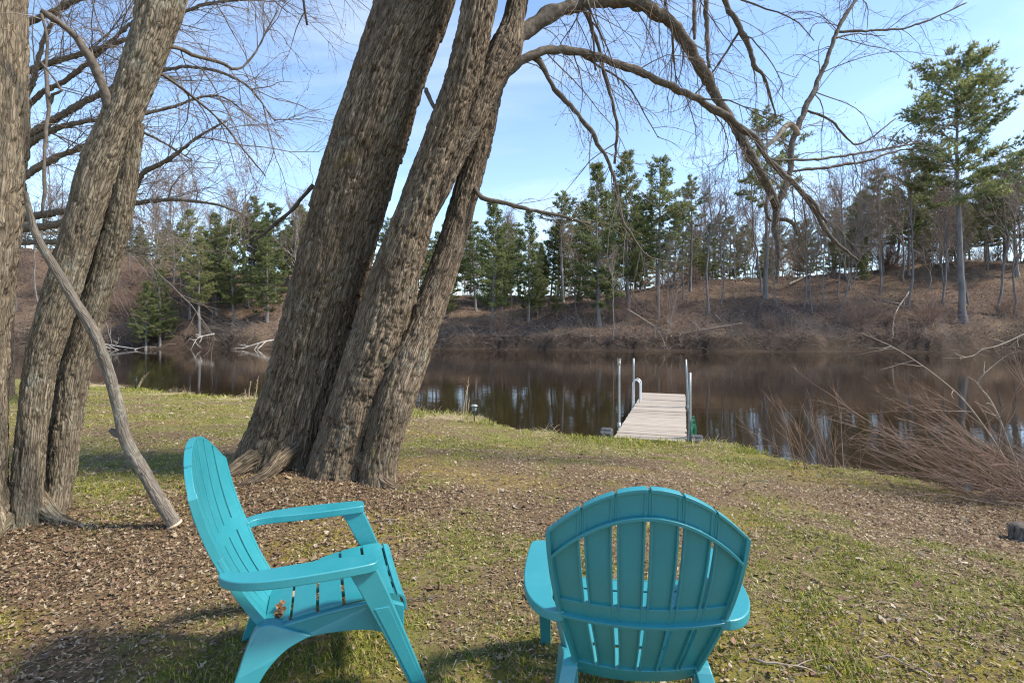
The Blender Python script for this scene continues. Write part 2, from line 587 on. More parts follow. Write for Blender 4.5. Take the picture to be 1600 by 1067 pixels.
def hz(x, y):
    return float(hill_z(np.array([x]), np.array([y]))[0])


def hill_material():
    m, nt, b = new_mat('leaf_litter_slope', 0.95, 0.1)
    ov = obj_vec(nt)
    a = noise(nt, ov, 3.2, 8, 0.72); c = noise(nt, ov, 0.16, 5, 0.6); f = noise(nt, ov, 17, 4, 0.75)
    col = ramp(nt, a, [(0.3, (0.060, 0.042, 0.033)), (0.5, (0.135, 0.092, 0.069)), (0.7, (0.23, 0.16, 0.118))])
    col = mixc(nt, maprange(nt, c, 0.5, 0.66, 0, 0.6), col, (0.30, 0.215, 0.135))
    col = mixc(nt, maprange(nt, f, 0.35, 0.7, 0, 0.5), col, (0.10, 0.064, 0.045))
    col = mixc(nt, attr(nt, 'wet'), col, (0.032, 0.025, 0.02))
    nt.links.new(col, b.inputs['Base Color'])
    bump(nt, b, mixc(nt, 0.5, a, f), 1.0, 0.25)
    return m


M['hill'] = hill_material()
hx = np.concatenate([np.linspace(-380, -85, 40), np.linspace(-84, 95, 300), np.linspace(98, 380, 40)])
hy = np.concatenate([np.linspace(42, 84, 130), np.linspace(86, 380, 40)])
h_obj = grid_mesh('hillside', hx, hy, hill_z, M['hill'],
                  wet=lambda x, y: sstep(1.0, 0.1, y - far_line(x) + (fbm(x * 0.7, y * 0.7, 3, 88) - 0.5) * 2.6) * 0.7)
tag(h_obj, 'steep leaf-covered wooded slope on the far side of the river', 'hillside', kind='structure')


def water_material():
    m, nt, b = new_mat('river_water', 0.035, 0.5)
    b.inputs['Base Color'].default_value = (0.020, 0.0125, 0.006, 1)
    b.inputs['IOR'].default_value = 1.333
    ov = obj_vec(nt)
    n = noise(nt, mapping(nt, ov, (0.55, 1.5, 1)), 1.3, 4, 0.5)
    n2 = noise(nt, mapping(nt, ov, (2.0, 6.0, 1)), 1.5, 3, 0.5)
    bump(nt, b, mixc(nt, 0.2, n, n2), 0.07, 0.06)
    return m


wb = MB()
wb.add([(-390, -150, 0), (390, -150, 0), (390, 75, 0), (-390, 75, 0)], [[0, 1, 2, 3]])
w_obj = wb.build('river', water_material())
w_obj.location.z = WATER_Z
tag(w_obj, 'still dark brown river reflecting the wooded far bank', 'river', kind='structure')

# ------------------------------------------------------------------ bark stems (foreground trunks)
def voronoi(U, V, per, seed):
    iu, iv = np.floor(U), np.floor(V)
    f1 = np.full(U.shape, 9.0); f2 = np.full(U.shape, 9.0)
    cid = np.zeros(U.shape); dv = np.zeros(U.shape)
    for a in (-1, 0, 1):
        for c in (-1, 0, 1):
            cu, cv = iu + a, iv + c
            w = np.mod(cu, per)
            jx, jy = hsh(w, cv, seed), hsh(w, cv, seed + 5)
            dx, dy = cu + 0.1 + 0.8 * jx - U, cv + 0.1 + 0.8 * jy - V
            d = np.sqrt(dx * dx + dy * dy)
            new = d < f1
            f2 = np.where(new, f1, np.minimum(f2, d))
            cid = np.where(new, hsh(w, cv, seed + 9), cid)
            dv = np.where(new, -dy, dv)
            f1 = np.where(new, d, f1)
    return f1, f2, cid, dv


def stem_mesh(pts, res=0.013, plate=0.05, depth=1.0, seed=1, flare=0.0, flare_h=0.4, lobes=5, mossy=0.0, kmin=24):
    """pts rows: (x, y, z, radius) -> MB with displaced plated bark"""
    S = spline(pts, res * 1.15)
    C, R = S[:, :3], S[:, 3]
    L = np.concatenate([[0], np.cumsum(np.linalg.norm(np.diff(C, axis=0), axis=1))])
    T = nrm(np.gradient(C, axis=0))
    ref = np.array([0.0, 1.0, 0.0]) if np.abs(T[:, 1]).max() < 0.8 else np.array([1.0, 0, 0])
    N1 = nrm(np.cross(T, ref)); N2 = np.cross(T, N1)
    k = max(kmin, int(2 * np.pi * np.median(R) / res))
    th = np.arange(k) / k * 2 * np.pi
    TH, LL = np.meshgrid(th, L)
    rm = float(np.median(R))
    per = 2 * max(3, int(round(np.pi * rm / plate)))
    U = TH / (2 * np.pi) * per
    W = (fbm(U * 0.5, LL * 3.0, 4, seed, per // 2) - 0.5)
    W2 = (fbm(U * 1.0, LL * 11.0, 3, seed + 2, per) - 0.5)
    Uw = np.mod(U + W * 2.0 + W2 * 0.35, per)
    f1, f2, cid, dv = voronoi(Uw, LL / (plate * 9.0) + W2 * 0.25, per, seed)
    e = f2 - f1
    pl = sstep(0.0, 0.16, e)
    g1, g2, cid2, dv2 = voronoi(np.mod(U * 2.0 + W * 4.0 + W2 * 0.7, 2 * per), LL / (plate * 4.6) + W2 * 0.4, 2 * per, seed + 40)
    pl2 = sstep(0.0, 0.14, g2 - g1)
    st = fbm(Uw * 3.0, LL * 14.0, 3, seed + 70, 3 * per)
    rg = 1 - np.abs(2 * fbm(Uw * 1.0, LL * 4.0, 3, seed + 60, per) - 1)
    lowf = fbm(TH / (2 * np.pi) * 4, LL * 1.1, 3, seed + 90, 4) - 0.5
    h = depth * (0.012 * pl + 0.013 * (cid - 0.5) * pl - 0.009 * dv * pl + 0.004 * pl2 + 0.006 * (cid2 - 0.5) - 0.004 * dv2 * pl2 + 0.010 * (st - 0.5) - 0.016 * sstep(0.86, 0.99, rg) - 0.024)
    h = h + lowf * 0.09 * R[:, None]
    rad = R[:, None] + h
    if flare:
        lob = 1 + 0.45 * np.cos(lobes * TH + seed) + 0.25 * np.cos((lobes - 2) * TH + 2.1 * seed)
        rad = rad + R[:, None] * flare * np.exp(-LL / flare_h) * np.clip(lob, 0.1, 2)
    V = C[:, None, :] + rad[..., None] * (np.cos(TH)[..., None] * N1[:, None] + np.sin(TH)[..., None] * N2[:, None])
    n = len(C)
    i = (np.arange(n - 1) * k)[:, None]; j = np.arange(k)[None]; j2 = (j + 1) % k
    F = np.stack([i + j, i + j2, i + k + j2, i + k + j], -1).reshape(-1, 4)
    crack = np.clip(1 - 0.70 * pl - 0.30 * pl2 + 0.8 * sstep(0.86, 0.99, rg), 0, 1)
    cell = 0.55 * cid + 0.45 * cid2
    mo = mossy * np.exp(-LL / 0.9) * np.clip(0.6 + 1.0 * (fbm(TH * 1.2, LL * 3, 3, seed + 8) - 0.3), 0, 1.2)
    uv = np.stack([TH / (2 * np.pi) * 2 * np.pi * rm, LL], -1).reshape(-1, 2)
    mb = MB()
    mb.add(V, F, uv=uv, crack=crack.ravel(), cell=cell.ravel(), moss=np.clip(mo, 0, 1).ravel())
    # close the top
    mb.add(np.vstack([V[-1], C[-1:]]), np.stack([np.arange(k), (np.arange(k) + 1) % k, np.full(k, k)], -1), uv=np.zeros((k + 1, 2)), crack=np.ones(k + 1), cell=np.zeros(k + 1), moss=np.zeros(k + 1))
    return mb


def trace(rows, upright=False):
    """rows of (u, v, d, width px) -> (x, y, z, r)"""
    out = []
    for u, v, d, w in rows:
        p = px(u, v, d)
        c_ = 1.0 / math.sqrt(1 + ((u - CU) / F_PX) ** 2) if upright else 1.0     # an upright stem seen off-axis looks wider
        out.append((p[0], p[1], p[2], w * 0.5 / F_PX * d * c_))
    return np.array(out)


def local(rows, base):
    r = np.array(rows, float)
    r[:, :3] -= np.asarray(base)
    return r


def twig_sets(P, R, r, base, levels, bud=0.004):
    """grow twig levels off parent paths; level = (count per metre, angle, length range, points, radius, droop, wander, start)"""
    mb = MB()
    for (dens, ang, lr, n, rad, droop, wander, t0) in levels:
        plen = np.linalg.norm(np.diff(P, axis=1), axis=2).sum(1)
        cnt = np.floor(plen * dens * r.uniform(0.6, 1.4, len(plen)) + r.random(len(plen))).astype(int)
        S, D, L, RR = kids(P, R, cnt, r, ang, t0, 1.0, (1, 1), 1.0)
        L = r.uniform(lr[0], lr[1], len(S)) * r.uniform(0.6, 1.0, len(S))
        RR = np.minimum(np.maximum(RR, 0.0012), rad * r.uniform(0.6, 1.25, len(S)) * np.sqrt(L / lr[1] + 0.15))
        P, R = grow(S, D, L, RR, n, droop, wander, r, 0.35)
        V, F = tubes(P, R, 4 if rad > 0.005 else 3)
        mb.add(V - base, F, 0)
    if bud:
        pts = np.concatenate([P[:, -1], P[:, -2], P[:, max(1, P.shape[1] // 2)]])
        pts = pts[r.random(len(pts)) < 0.75]
        V, F = octa(pts, r.uniform(0.6, 1.3, len(pts)) * bud)
        mb.add(V - base, F, 1)
    return mb


def limb(parent, base, rows, seed, levels, name='limb', k=12, mat=None, bud=0.0045):
    S = trace(rows)
    Q = spline(S, 0.05)
    n = len(Q)
    r = np.random.default_rng(seed)
    kx = np.arange(n) * 0.42
    wob = np.stack([fbm(kx, np.full(n, 3.1 * c + seed), 3, seed + c) - 0.5 for c in range(3)], -1)
    Q[:, :3] += wob * np.minimum(1.6 * Q[:, 3:4], 0.04) * np.sin(np.linspace(0.15, 3.0, n))[:, None]
    Q[1:-1, :3] += r.normal(0, 0.0025, (n - 2, 3))
    rad = 0.92 * Q[:, 3] * (1 + 0.55 * (fbm(np.arange(n) * 0.6, np.zeros(n) + seed, 3, seed) - 0.45))
    mb = MB()
    V, F, T = capped(Q[:, :3], rad, k)
    jit = 1 + 0.0 * V[:, :1]
    ctr = np.vstack([np.repeat(Q[:, :3], k, 0), Q[:1, :3], Q[-1:, :3]])
    nz = (vn(V[:, 0] * 45 + V[:, 1] * 37, V[:, 2] * 45, seed) - 0.5) * 0.34
    V = ctr + (V - ctr) * (1 + nz[:, None])
    mb.add(V - base, F)
    mb.F.append(T); mb.M.append(np.zeros(len(T), np.int32))
    o = mb.build(name, mat or M['limb'], parent)
    if levels:
        P = Q[None, :, :3]; R = rad[None]
        t = twig_sets(P, R, r, base, levels, bud)
        if levels is TW:
            mid = twig_sets(P, R, r, base, MIDL, bud).build('branches', [M['limb'], M['bud']], o)
            mid['kind'] = 'stuff'
        tw = t.build('twigs', [M['twig'], M['bud']], o)
        tw['kind'] = 'stuff'
    return o


# ---- the big leaning maple
base = np.array([MAPLE[0], MAPLE[1], gz(*MAPLE)])
maple = empty('maple_tree', base, label='huge leaning bare maple with several fused rough-barked trunks behind the left chair', cat='tree')


def stem(parent, base, rows, **kw):
    mat = kw.pop('mat', M['bark'])
    name = kw.pop('name', 'trunk')
    return stem_mesh(local(trace(rows, True), base), **kw).build(name, mat, parent, uv=True)


s1 = stem(maple, base, [(428, 800, 4.95, 170), (440, 740, 4.92, 162), (459, 670, 4.9, 142), (476, 600, 4.88, 128), (500, 500, 4.85, 121), (526, 400, 4.8, 119), (552, 300, 4.77, 118),
                        (584, 200, 4.73, 116), (620, 100, 4.7, 104), (664, 0, 4.68, 92), (705, -120, 4.65, 92), (760, -270, 4.6, 80)],
          res=0.0104, plate=0.036, depth=1.15, seed=3, flare=0.22, flare_h=0.22, lobes=7, mossy=1.1)
s1['label'] = 'thickest trunk of the maple, dark and mossy towards the ground'
stem(maple, base, [(440, 760, 5.25, 150), (480, 600, 5.2, 120), (525, 400, 5.12, 110), (562, 230, 5.08, 98), (592, 110, 5.05, 80), (622, 0, 5.02, 72), (650, -120, 5.0, 64), (690, -290, 5.0, 52)],
     res=0.019, plate=0.05, seed=8, mossy=0.4)
stem(maple, base, [(520, 810, 4.55, 125), (528, 740, 4.58, 104), (545, 670, 4.6, 92), (564, 600, 4.6, 84), (598, 500, 4.6, 86), (628, 400, 4.56, 74), (660, 300, 4.52, 62), (696, 200, 4.48, 58),
                   (729, 100, 4.45, 57), (750, 0, 4.43, 57), (772, -120, 4.4, 55), (800, -260, 4.4, 46)],
     res=0.0094, plate=0.032, depth=0.95, seed=12, flare=0.25, flare_h=0.18, lobes=5, mossy=0.5)
stem(maple, base, [(592, 820, 4.40, 74), (590, 760, 4.45, 64), (597, 700, 4.5, 60), (622, 610, 4.58, 66), (664, 500, 4.74, 54), (700, 400, 4.86, 46), (728, 300, 4.92, 42), (752, 205, 4.92, 42), (763, 140, 4.86, 46),
                   (782, 95, 4.88, 44), (800, 40, 4.9, 36), (818, -40, 4.95, 32), (840, -160, 5.0, 26)],
     res=0.0096, plate=0.026, seed=17, depth=0.62, flare=0.55, flare_h=0.16, lobes=4, mossy=0.6)
stem(maple, base, [(668, 350, 4.56, 14), (690, 300, 4.54, 26), (712, 245, 4.56, 34), (735, 195, 4.6, 40), (757, 140, 4.62, 44), (778, 98, 4.66, 48), (793, 70, 4.7, 50), (803, 30, 4.72, 34), (812, -20, 4.74, 28), (826, -110, 4.75, 22)],
     res=0.0085, plate=0.028, seed=23, depth=0.7)

def root(parent, base, ang, start, length, r0, seed, mat='bark', lift=0.30):
    """surface root leaving the trunk foot and sinking into the soil (part of its tree)"""
    q = []
    start = (start[0] - 0.30 * math.cos(ang), start[1] - 0.30 * math.sin(ang)); length = length + 0.22; r0 = r0 * 0.72; lift = lift * 0.75
    for t_, zz, rr in ((0.0, lift, 1.0), (0.3, lift * 0.60, 0.95), (0.58, lift * 0.12, 0.70), (0.82, -0.03, 0.45), (1.05, -0.09, 0.25)):
        a_ = ang + 0.25 * math.sin(seed + 3 * t_)
        wx_, wy_ = start[0] + math.cos(a_) * length * t_, start[1] + math.sin(a_) * length * t_
        q.append((wx_ - base[0], wy_ - base[1], gz(wx_, wy_) + zz - base[2], r0 * rr))
    return stem_mesh(np.array(q), res=0.011, plate=0.026, depth=0.6, seed=seed, mossy=0.7, kmin=22).build('root', M[mat], parent, uv=True)


for ang_, st_, ln_, r0_, sd_ in ((3.5, (-2.30, 4.60), 0.62, 0.16, 301), (4.1, (-2.10, 4.45), 0.50, 0.13, 302), (6.05, (-1.15, 4.45), 0.50, 0.11, 305), (2.9, (-2.35, 4.9), 0.6, 0.15, 306)):
    root(maple, base, ang_, st_, ln_, r0_, sd_)
MIDL = [(1.3, (0.4, 0.9), (0.5, 1.7), 10, 0.014, 0.11, 0.12, 0.15), (5.5, (0.4, 0.9), (0.2, 0.8), 7, 0.0055, 0.06, 0.15, 0.12), (6.0, (0.4, 0.9), (0.06, 0.3), 4, 0.0024, 0.0, 0.16, 0.15)]
TW = [(6.0, (0.5, 1.2), (0.35, 1.6), 9, 0.0075, 0.12, 0.13, 0.06), (7.5, (0.4, 0.9), (0.14, 0.6), 6, 0.0036, 0.04, 0.16, 0.15), (7.0, (0.4, 0.9), (0.05, 0.24), 4, 0.0021, 0.0, 0.16, 0.15)]
TWS = [(8.0, (0.4, 1.0), (0.25, 1.0), 8, 0.0058, 0.09, 0.14, 0.10), (7.5, (0.4, 0.9), (0.10, 0.45), 6, 0.003, 0.02, 0.16, 0.15), (7.0, (0.4, 0.9), (0.05, 0.2), 4, 0.002, 0.0, 0.16, 0.2)]
TWL = [(5.0, (0.4, 0.9), (0.2, 0.8), 8, 0.005, 0.05, 0.14, 0.2), (6.0, (0.4, 0.9), (0.08, 0.35), 5, 0.0026, 0.0, 0.16, 0.2)]
limb(maple, base, [(780, 98, 4.7, 30), (800, 68, 4.75, 27), (832, 40, 4.85, 25), (880, 15, 4.95, 23), (930, 3, 5.05, 22), (980, 2, 5.2, 21), (1020, 16, 5.35, 20), (1060, 52, 5.5, 18), (1090, 100, 5.6, 17),
                   (1120, 152, 5.7, 16), (1150, 203, 5.8, 15), (1171, 242, 5.85, 14), (1190, 275, 5.9, 14), (1205, 300, 5.95, 14), (1213, 324, 6.0, 13)], 5, TW)
limb(maple, base, [(758, 165, 4.78, 26), (775, 136, 4.74, 20), (800, 107, 4.72, 17), (830, 88, 4.75, 15), (870, 78, 4.85, 14), (900, 81, 4.95, 13), (950, 95, 5.1, 13), (1000, 113, 5.25, 12), (1050, 135, 5.35, 12), (1100, 161, 5.45, 11),
                   (1140, 186, 5.5, 11), (1165, 205, 5.52, 11), (1182, 218, 5.54, 10), (1197, 246, 5.56, 9), (1222, 272, 5.6, 9), (1252, 300, 5.65, 8), (1272, 328, 5.7, 7), (1300, 372, 5.75, 6), (1340, 407, 5.8, 4)], 6, TW)
limb(maple, base, [(1213, 322, 6.0, 9), (1224, 300, 6.0, 10), (1236, 262, 6.05, 9), (1237, 225, 6.1, 9), (1258, 170, 6.2, 8), (1285, 110, 6.3, 7), (1311, 42, 6.4, 6), (1345, -10, 6.5, 5), (1380, -60, 6.6, 4)], 7, TW)
limb(maple, base, [(1248, 212, 6.1, 8), (1243, 201, 6.08, 9), (1231, 194, 6.05, 9), (1212, 216, 6.0, 8), (1193, 236, 5.95, 6)], 8, None, mat=M['dead_limb'])
limb(maple, base, [(1213, 322, 6.0, 11), (1211, 345, 6.0, 8), (1211, 372, 6.0, 6), (1216, 400, 6.0, 6), (1213, 436, 6.0, 4)], 9, None)
limb(maple, base, [(1212, 342, 6.0, 6), (1228, 344, 5.97, 7), (1240, 352, 5.95, 6), (1244, 366, 5.95, 4)], 10, None)
limb(maple, base, [(1207, 305, 5.95, 7), (1197, 320, 5.9, 6), (1199, 338, 5.88, 5), (1206, 346, 5.87, 4)], 13, None)
limb(maple, base, [(1254, 303, 5.66, 7), (1272, 315, 5.62, 6), (1285, 338, 5.6, 5), (1292, 348, 5.6, 3)], 14, None)
limb(maple, base, [(822, 88, 4.8, 9), (842, 95, 4.8, 9), (862, 132, 4.85, 8), (890, 165, 4.9, 8), (920, 202, 4.95, 7), (948, 248, 5.0, 6), (964, 300, 5.05, 6), (972, 344, 5.1, 5), (986, 366, 5.1, 4), (1012, 400, 5.1, 3), (1058, 411, 5.1, 2)], 15, TWS)
limb(maple, base, [(742, 292, 4.85, 10), (752, 308, 4.8, 8), (775, 314, 4.8, 7), (820, 325, 4.85, 6.5), (870, 336, 4.9, 5.5), (922, 350, 5.0, 4)], 16, TWL)
limb(maple, base, [(905, 8, 5.0, 7), (918, 25, 5.0, 7), (936, 80, 5.05, 6), (951, 140, 5.1, 5.5), (964, 200, 5.15, 5), (960, 256, 5.2, 4)], 17, TWS)
limb(maple, base, [(1080, -60, 5.2, 9), (1085, 0, 5.2, 7), (1085, 62, 5.2, 5)], 18, TWL)
limb(maple, base, [(1098, -60, 5.3, 10), (1103, 0, 5.3, 8), (1105, 62, 5.3, 7), (1108, 106, 5.3, 4)], 19, TWL)
limb(maple, base, [(1100, -90, 5.5, 12), (1133, 0, 5.6, 10), (1160, 50, 5.65, 9), (1180, 100, 5.7, 7), (1196, 126, 5.75, 5), (1212, 182, 5.8, 3)], 20, TW)
limb(maple, base, [(1205, 250, 5.55, 5), (1250, 250, 5.6, 4), (1300, 246, 5.7, 4), (1400, 230, 5.9, 3), (1440, 222, 6.0, 2)], 21, TWS)
limb(maple, base, [(1232, 268, 6.05, 5), (1300, 261, 6.1, 4.5), (1360, 250, 6.2, 4), (1400, 236, 6.3, 3), (1440, 232, 6.3, 2)], 22, TWS)
limb(maple, base, [(1310, 50, 6.38, 4), (1360, 48, 6.4, 3.5), (1430, 40, 6.5, 3), (1510, 5, 6.6, 2)], 24, TWS)
limb(maple, base, [(1258, 172, 6.2, 4), (1300, 190, 6.2, 3.5), (1340, 226, 6.2, 3), (1400, 185, 6.3, 2)], 25, TWS)
limb(maple, base, [(666, 140, 4.6, 7), (672, 158, 4.45, 7), (681, 170, 4.4, 8)], 26, None)
# limbs over the top of the frame, whose drooping ends hang into view
limb(maple, base, [(760, -270, 4.6, 60), (860, -360, 4.9, 40), (980, -400, 5.3, 28), (1120, -360, 5.8, 18), (1260, -260, 6.2, 12), (1340, -150, 6.4, 8)], 27, TW)
limb(maple, base, [(690, -290, 5.0, 40), (620, -420, 5.3, 28), (520, -430, 5.6, 20), (430, -330, 5.9, 12), (390, -180, 6.1, 8), (400, -60, 6.2, 4)], 28, TW)
limb(maple, base, [(800, -260, 4.4, 36), (900, -270, 4.6, 24), (990, -190, 4.9, 15), (1030, -90, 5.1, 9), (1040, 10, 5.2, 5)], 29, TW)
limb(maple, base, [(830, -110, 4.75, 18), (880, -100, 4.8, 12), (910, -40, 4.9, 8), (925, 40, 4.95, 4), (930, 110, 5.0, 3)], 30, TW)
limb(maple, base, [(400, 375, 5.2, 4), (430, 350, 5.15, 5), (462, 320, 5.1, 6), (490, 290, 5.05, 8)], 31, TWL)

# ---- twin-trunk tree at left
bB = px(70, 815, 3.65); bB[2] = gz(bB[0], bB[1])
treeB = empty('maple_tree', bB, label='leaning tree with two grey trunks fused halfway up, nearest the leftmost trunk', cat='tree')
stem(treeB, bB, [(32, 850, 3.5, 74), (38, 800, 3.5, 62), (45, 725, 3.5, 56), (52, 650, 3.5, 56), (63, 575, 3.5, 58), (76, 525, 3.5, 63), (116, 393, 3.5, 63), (136, 330, 3.5, 66), (156, 262, 3.5, 70), (201, 157, 3.5, 64), (239, 52, 3.5, 70), (253, 0, 3.5, 78), (285, -110, 3.5, 64), (340, -240, 3.5, 50)],
     res=0.0078, plate=0.024, depth=0.45, seed=31, flare=0.25, flare_h=0.15, lobes=4, mossy=0.6, mat=M['bark2'])
stem(treeB, bB, [(82, 840, 3.70, 62), (85, 800, 3.72, 50), (96, 725, 3.74, 54), (105, 650, 3.74, 56), (118, 575, 3.72, 56), (133, 525, 3.70, 52), (171, 393, 3.66, 50), (187, 330, 3.62, 46), (199, 262, 3.57, 40), (213, 190, 3.52, 28)],
     res=0.0078, plate=0.023, depth=0.45, seed=37, flare=0.3, flare_h=0.15, lobes=3, mossy=0.5, mat=M['bark2'])
limb(treeB, bB, [(178, 180, 3.45, 20), (165, 155, 3.4, 15), (148, 105, 3.35, 14), (122, 62, 3.3, 13), (90, 33, 3.25, 11), (64, 17, 3.2, 8)], 41, TWL)
limb(treeB, bB, [(64, 20, 3.2, 4), (75, 60, 3.2, 5), (72, 105, 3.18, 5), (76, 160, 3.15, 6), (69, 230, 3.1, 5), (70, 300, 3.1, 5), (66, 338, 3.1, 4)], 42, None)
limb(treeB, bB, [(76, 166, 3.15, 5), (84, 150, 3.15, 5), (96, 142, 3.14, 4), (88, 128, 3.13, 3), (62, 95, 3.1, 3)], 43, None)
limb(treeB, bB, [(234, 108, 3.55, 8), (262, 75, 3.7, 7), (300, 85, 3.9, 6), (350, 100, 4.1, 5), (372, 108, 4.2, 4), (400, 80, 4.3, 3), (432, 20, 4.4, 2)], 44, TWS)
limb(treeB, bB, [(238, 112, 3.55, 6), (262, 122, 3.7, 5), (300, 150, 3.9, 4), (345, 190, 4.1, 3), (385, 240, 4.3, 2.5), (415, 275, 4.4, 2)], 45, TWS)
limb(treeB, bB, [(300, -110, 3.5, 30), (360, -130, 3.8, 18), (430, -80, 4.2, 10), (470, -10, 4.4, 5), (480, 40, 4.5, 3)], 46, TW)

# ---- leftmost trunk
bA = px(-28, 830, 3.35); bA[2] = gz(bA[0], bA[1])
treeA = empty('maple_tree', bA, label='thick upright trunk cut off by the left edge of the photo', cat='tree')
stem(treeA, bA, [(-62, 880, 3.3, 185), (-60, 820, 3.3, 170), (-58, 740, 3.3, 156), (-54, 620, 3.3, 146), (-48, 500, 3.3, 144), (-36, 350, 3.3, 156), (-28, 200, 3.3, 160), (-26, 50, 3.3, 154), (-24, -80, 3.3, 148), (-26, -260, 3.3, 138)],
     res=0.0115, plate=0.034, depth=0.8, seed=51, flare=0.14, flare_h=0.2, lobes=5, mossy=0.45, mat=M['bark2'])

for ang_, st_, ln_, r0_, sd_ in ((5.2, (-3.30, 3.42), 0.45, 0.11, 311), (5.9, (-3.22, 3.62), 0.50, 0.10, 312), (4.6, (-3.42, 3.36), 0.4, 0.10, 313)):
    root(treeB, bB, ang_, st_, ln_, r0_, sd_, 'bark2', 0.24)
# ---- cut branch leaning on the leftmost trunk

LB = [(272, 821, 3.52, 25), (250, 785, 3.49, 25), (226, 742, 3.46, 24), (197, 690, 3.42, 24), (185, 640, 3.38, 22), (166, 572, 3.32, 21), (146, 520, 3.27, 21), (116, 470, 3.2, 20), (86, 420, 3.13, 19), (58, 372, 3.07, 16), (46, 330, 3.03, 12), (40, 300, 3.0, 9)]
lb = trace(LB, True); lb[:, 3] *= 0.95
bL = lb[0, :3].copy(); bL[2] = gz(bL[0], bL[1])
dz = np.linspace(bL[2] + 0.03 - lb[0, 2], 0, len(lb)); lb[:, 2] += dz
logt = empty('leaning_branch', bL, label='long cut branch propped slantwise against the leftmost trunk', cat='branch')
lm = lb.copy(); lm[:, :3] -= bL
stem_mesh(lm, res=0.006, plate=0.02, depth=0.10, seed=61, kmin=26).build('shaft', M['log_bark'], logt, uv=True)
ax = lm[0, :3] - lm[1, :3]; ax /= np.linalg.norm(ax)
cm = MB(); add_capped(cm, np.array([lm[0, :3] + ax * 0.001, lm[0, :3] + ax * 0.012, lm[0, :3] + ax * 0.02]), [0.050, 0.049, 0.040], 16)
tag(cm.build('cut_end', M['cut_wood'], logt), 'pale freshly sawn end on the ground')
sm = MB(); q = lm[3, :3]; add_capped(sm, np.array([q + (0, 0, 0.02), q + (-0.05, -0.02, 0.05), q + (-0.085, -0.03, 0.075)]), [0.030, 0.024, 0.014], 9)
sm.build('stub', M['log_bark'], logt, uv=True)

# ---- bare spreading tree behind the left trunks
bC = px(8, 640, 11.5); bC[2] = gz(bC[0], bC[1])
treeC = empty('bare_tree', bC, label='bare tree with spreading drooping twigs behind the left trunks', cat='tree')
d = 10.5
stem(treeC, bC, [(4, 645, 11.5, 44), (6, 560, 11.5, 36), (10, 420, 11.4, 30), (16, 300, 11.3, 26), (20, 180, 11.2, 20), (14, 60, 11.1, 14), (10, -60, 11, 8)], res=0.03, plate=0.05, depth=0.5, seed=71, kmin=14)
TWC = [(6.5, (0.4, 1.0), (0.6, 2.8), 9, 0.014, 0.02, 0.10, 0.1), (4.8, (0.4, 0.9), (0.25, 1.2), 6, 0.0066, 0.01, 0.13, 0.12), (4.2, (0.4, 0.9), (0.12, 0.5), 4, 0.0042, 0.0, 0.15, 0.15)]
for i, rows in enumerate([
        [(12, 345, 11.3, 13), (70, 335, 11.2, 11), (150, 322, 11, 9), (205, 318, 10.6, 8), (262, 312, 10.3, 6), (330, 318, 10, 4), (380, 335, 9.8, 3)],
        [(12, 360, 11.3, 14), (90, 350, 11.1, 12), (160, 330, 11, 10), (206, 300, 10.6, 9), (224, 270, 10.4, 8), (262, 250, 10.2, 7), (310, 214, 10, 4), (352, 190, 9.8, 3)],
        [(18, 230, 11.2, 13), (80, 190, 11, 11), (150, 150, 10.9, 9), (220, 120, 10.6, 7), (300, 105, 10.2, 5), (380, 130, 9.8, 4), (430, 190, 9.6, 2)],
        [(20, 180, 11.2, 10), (50, 130, 11, 8), (70, 60, 10.8, 6), (100, 0, 10.7, 4)],
        [(18, 250, 11.2, 12), (60, 215, 11.1, 10), (110, 195, 11.0, 8), (170, 190, 10.9, 6), (240, 215, 10.8, 4), (300, 250, 10.7, 2)],
        [(18, 120, 11.1, 11), (90, 95, 11, 9), (160, 75, 10.8, 8), (230, 50, 10.4, 6), (310, 10, 10, 5), (380, 0, 9.8, 3)],
        [(16, 290, 11.3, 12), (80, 250, 11.5, 10), (140, 225, 11.6, 8), (190, 190, 12, 6), (260, 170, 12.4, 5), (340, 150, 12.6, 3), (400, 190, 12.8, 2)],
        [(12, 380, 11.3, 10), (80, 378, 11.1, 8), (140, 385, 11, 6), (190, 390, 10.7, 4), (240, 400, 10.4, 3)],
        [(14, 50, 11.1, 10), (100, 10, 11, 8), (170, -20, 10.8, 7), (260, -60, 10.4, 6), (360, -50, 10, 4), (450, 20, 9.7, 2)],
        [(20, 200, 11.2, 9), (60, 150, 11.2, 8), (110, 120, 11.0, 7), (180, 60, 10.8, 6), (240, 0, 10.6, 4), (280, -60, 10.4, 3)]]):
    limb(treeC, bC, rows, 80 + i, TWC, bud=0.006, k=8)
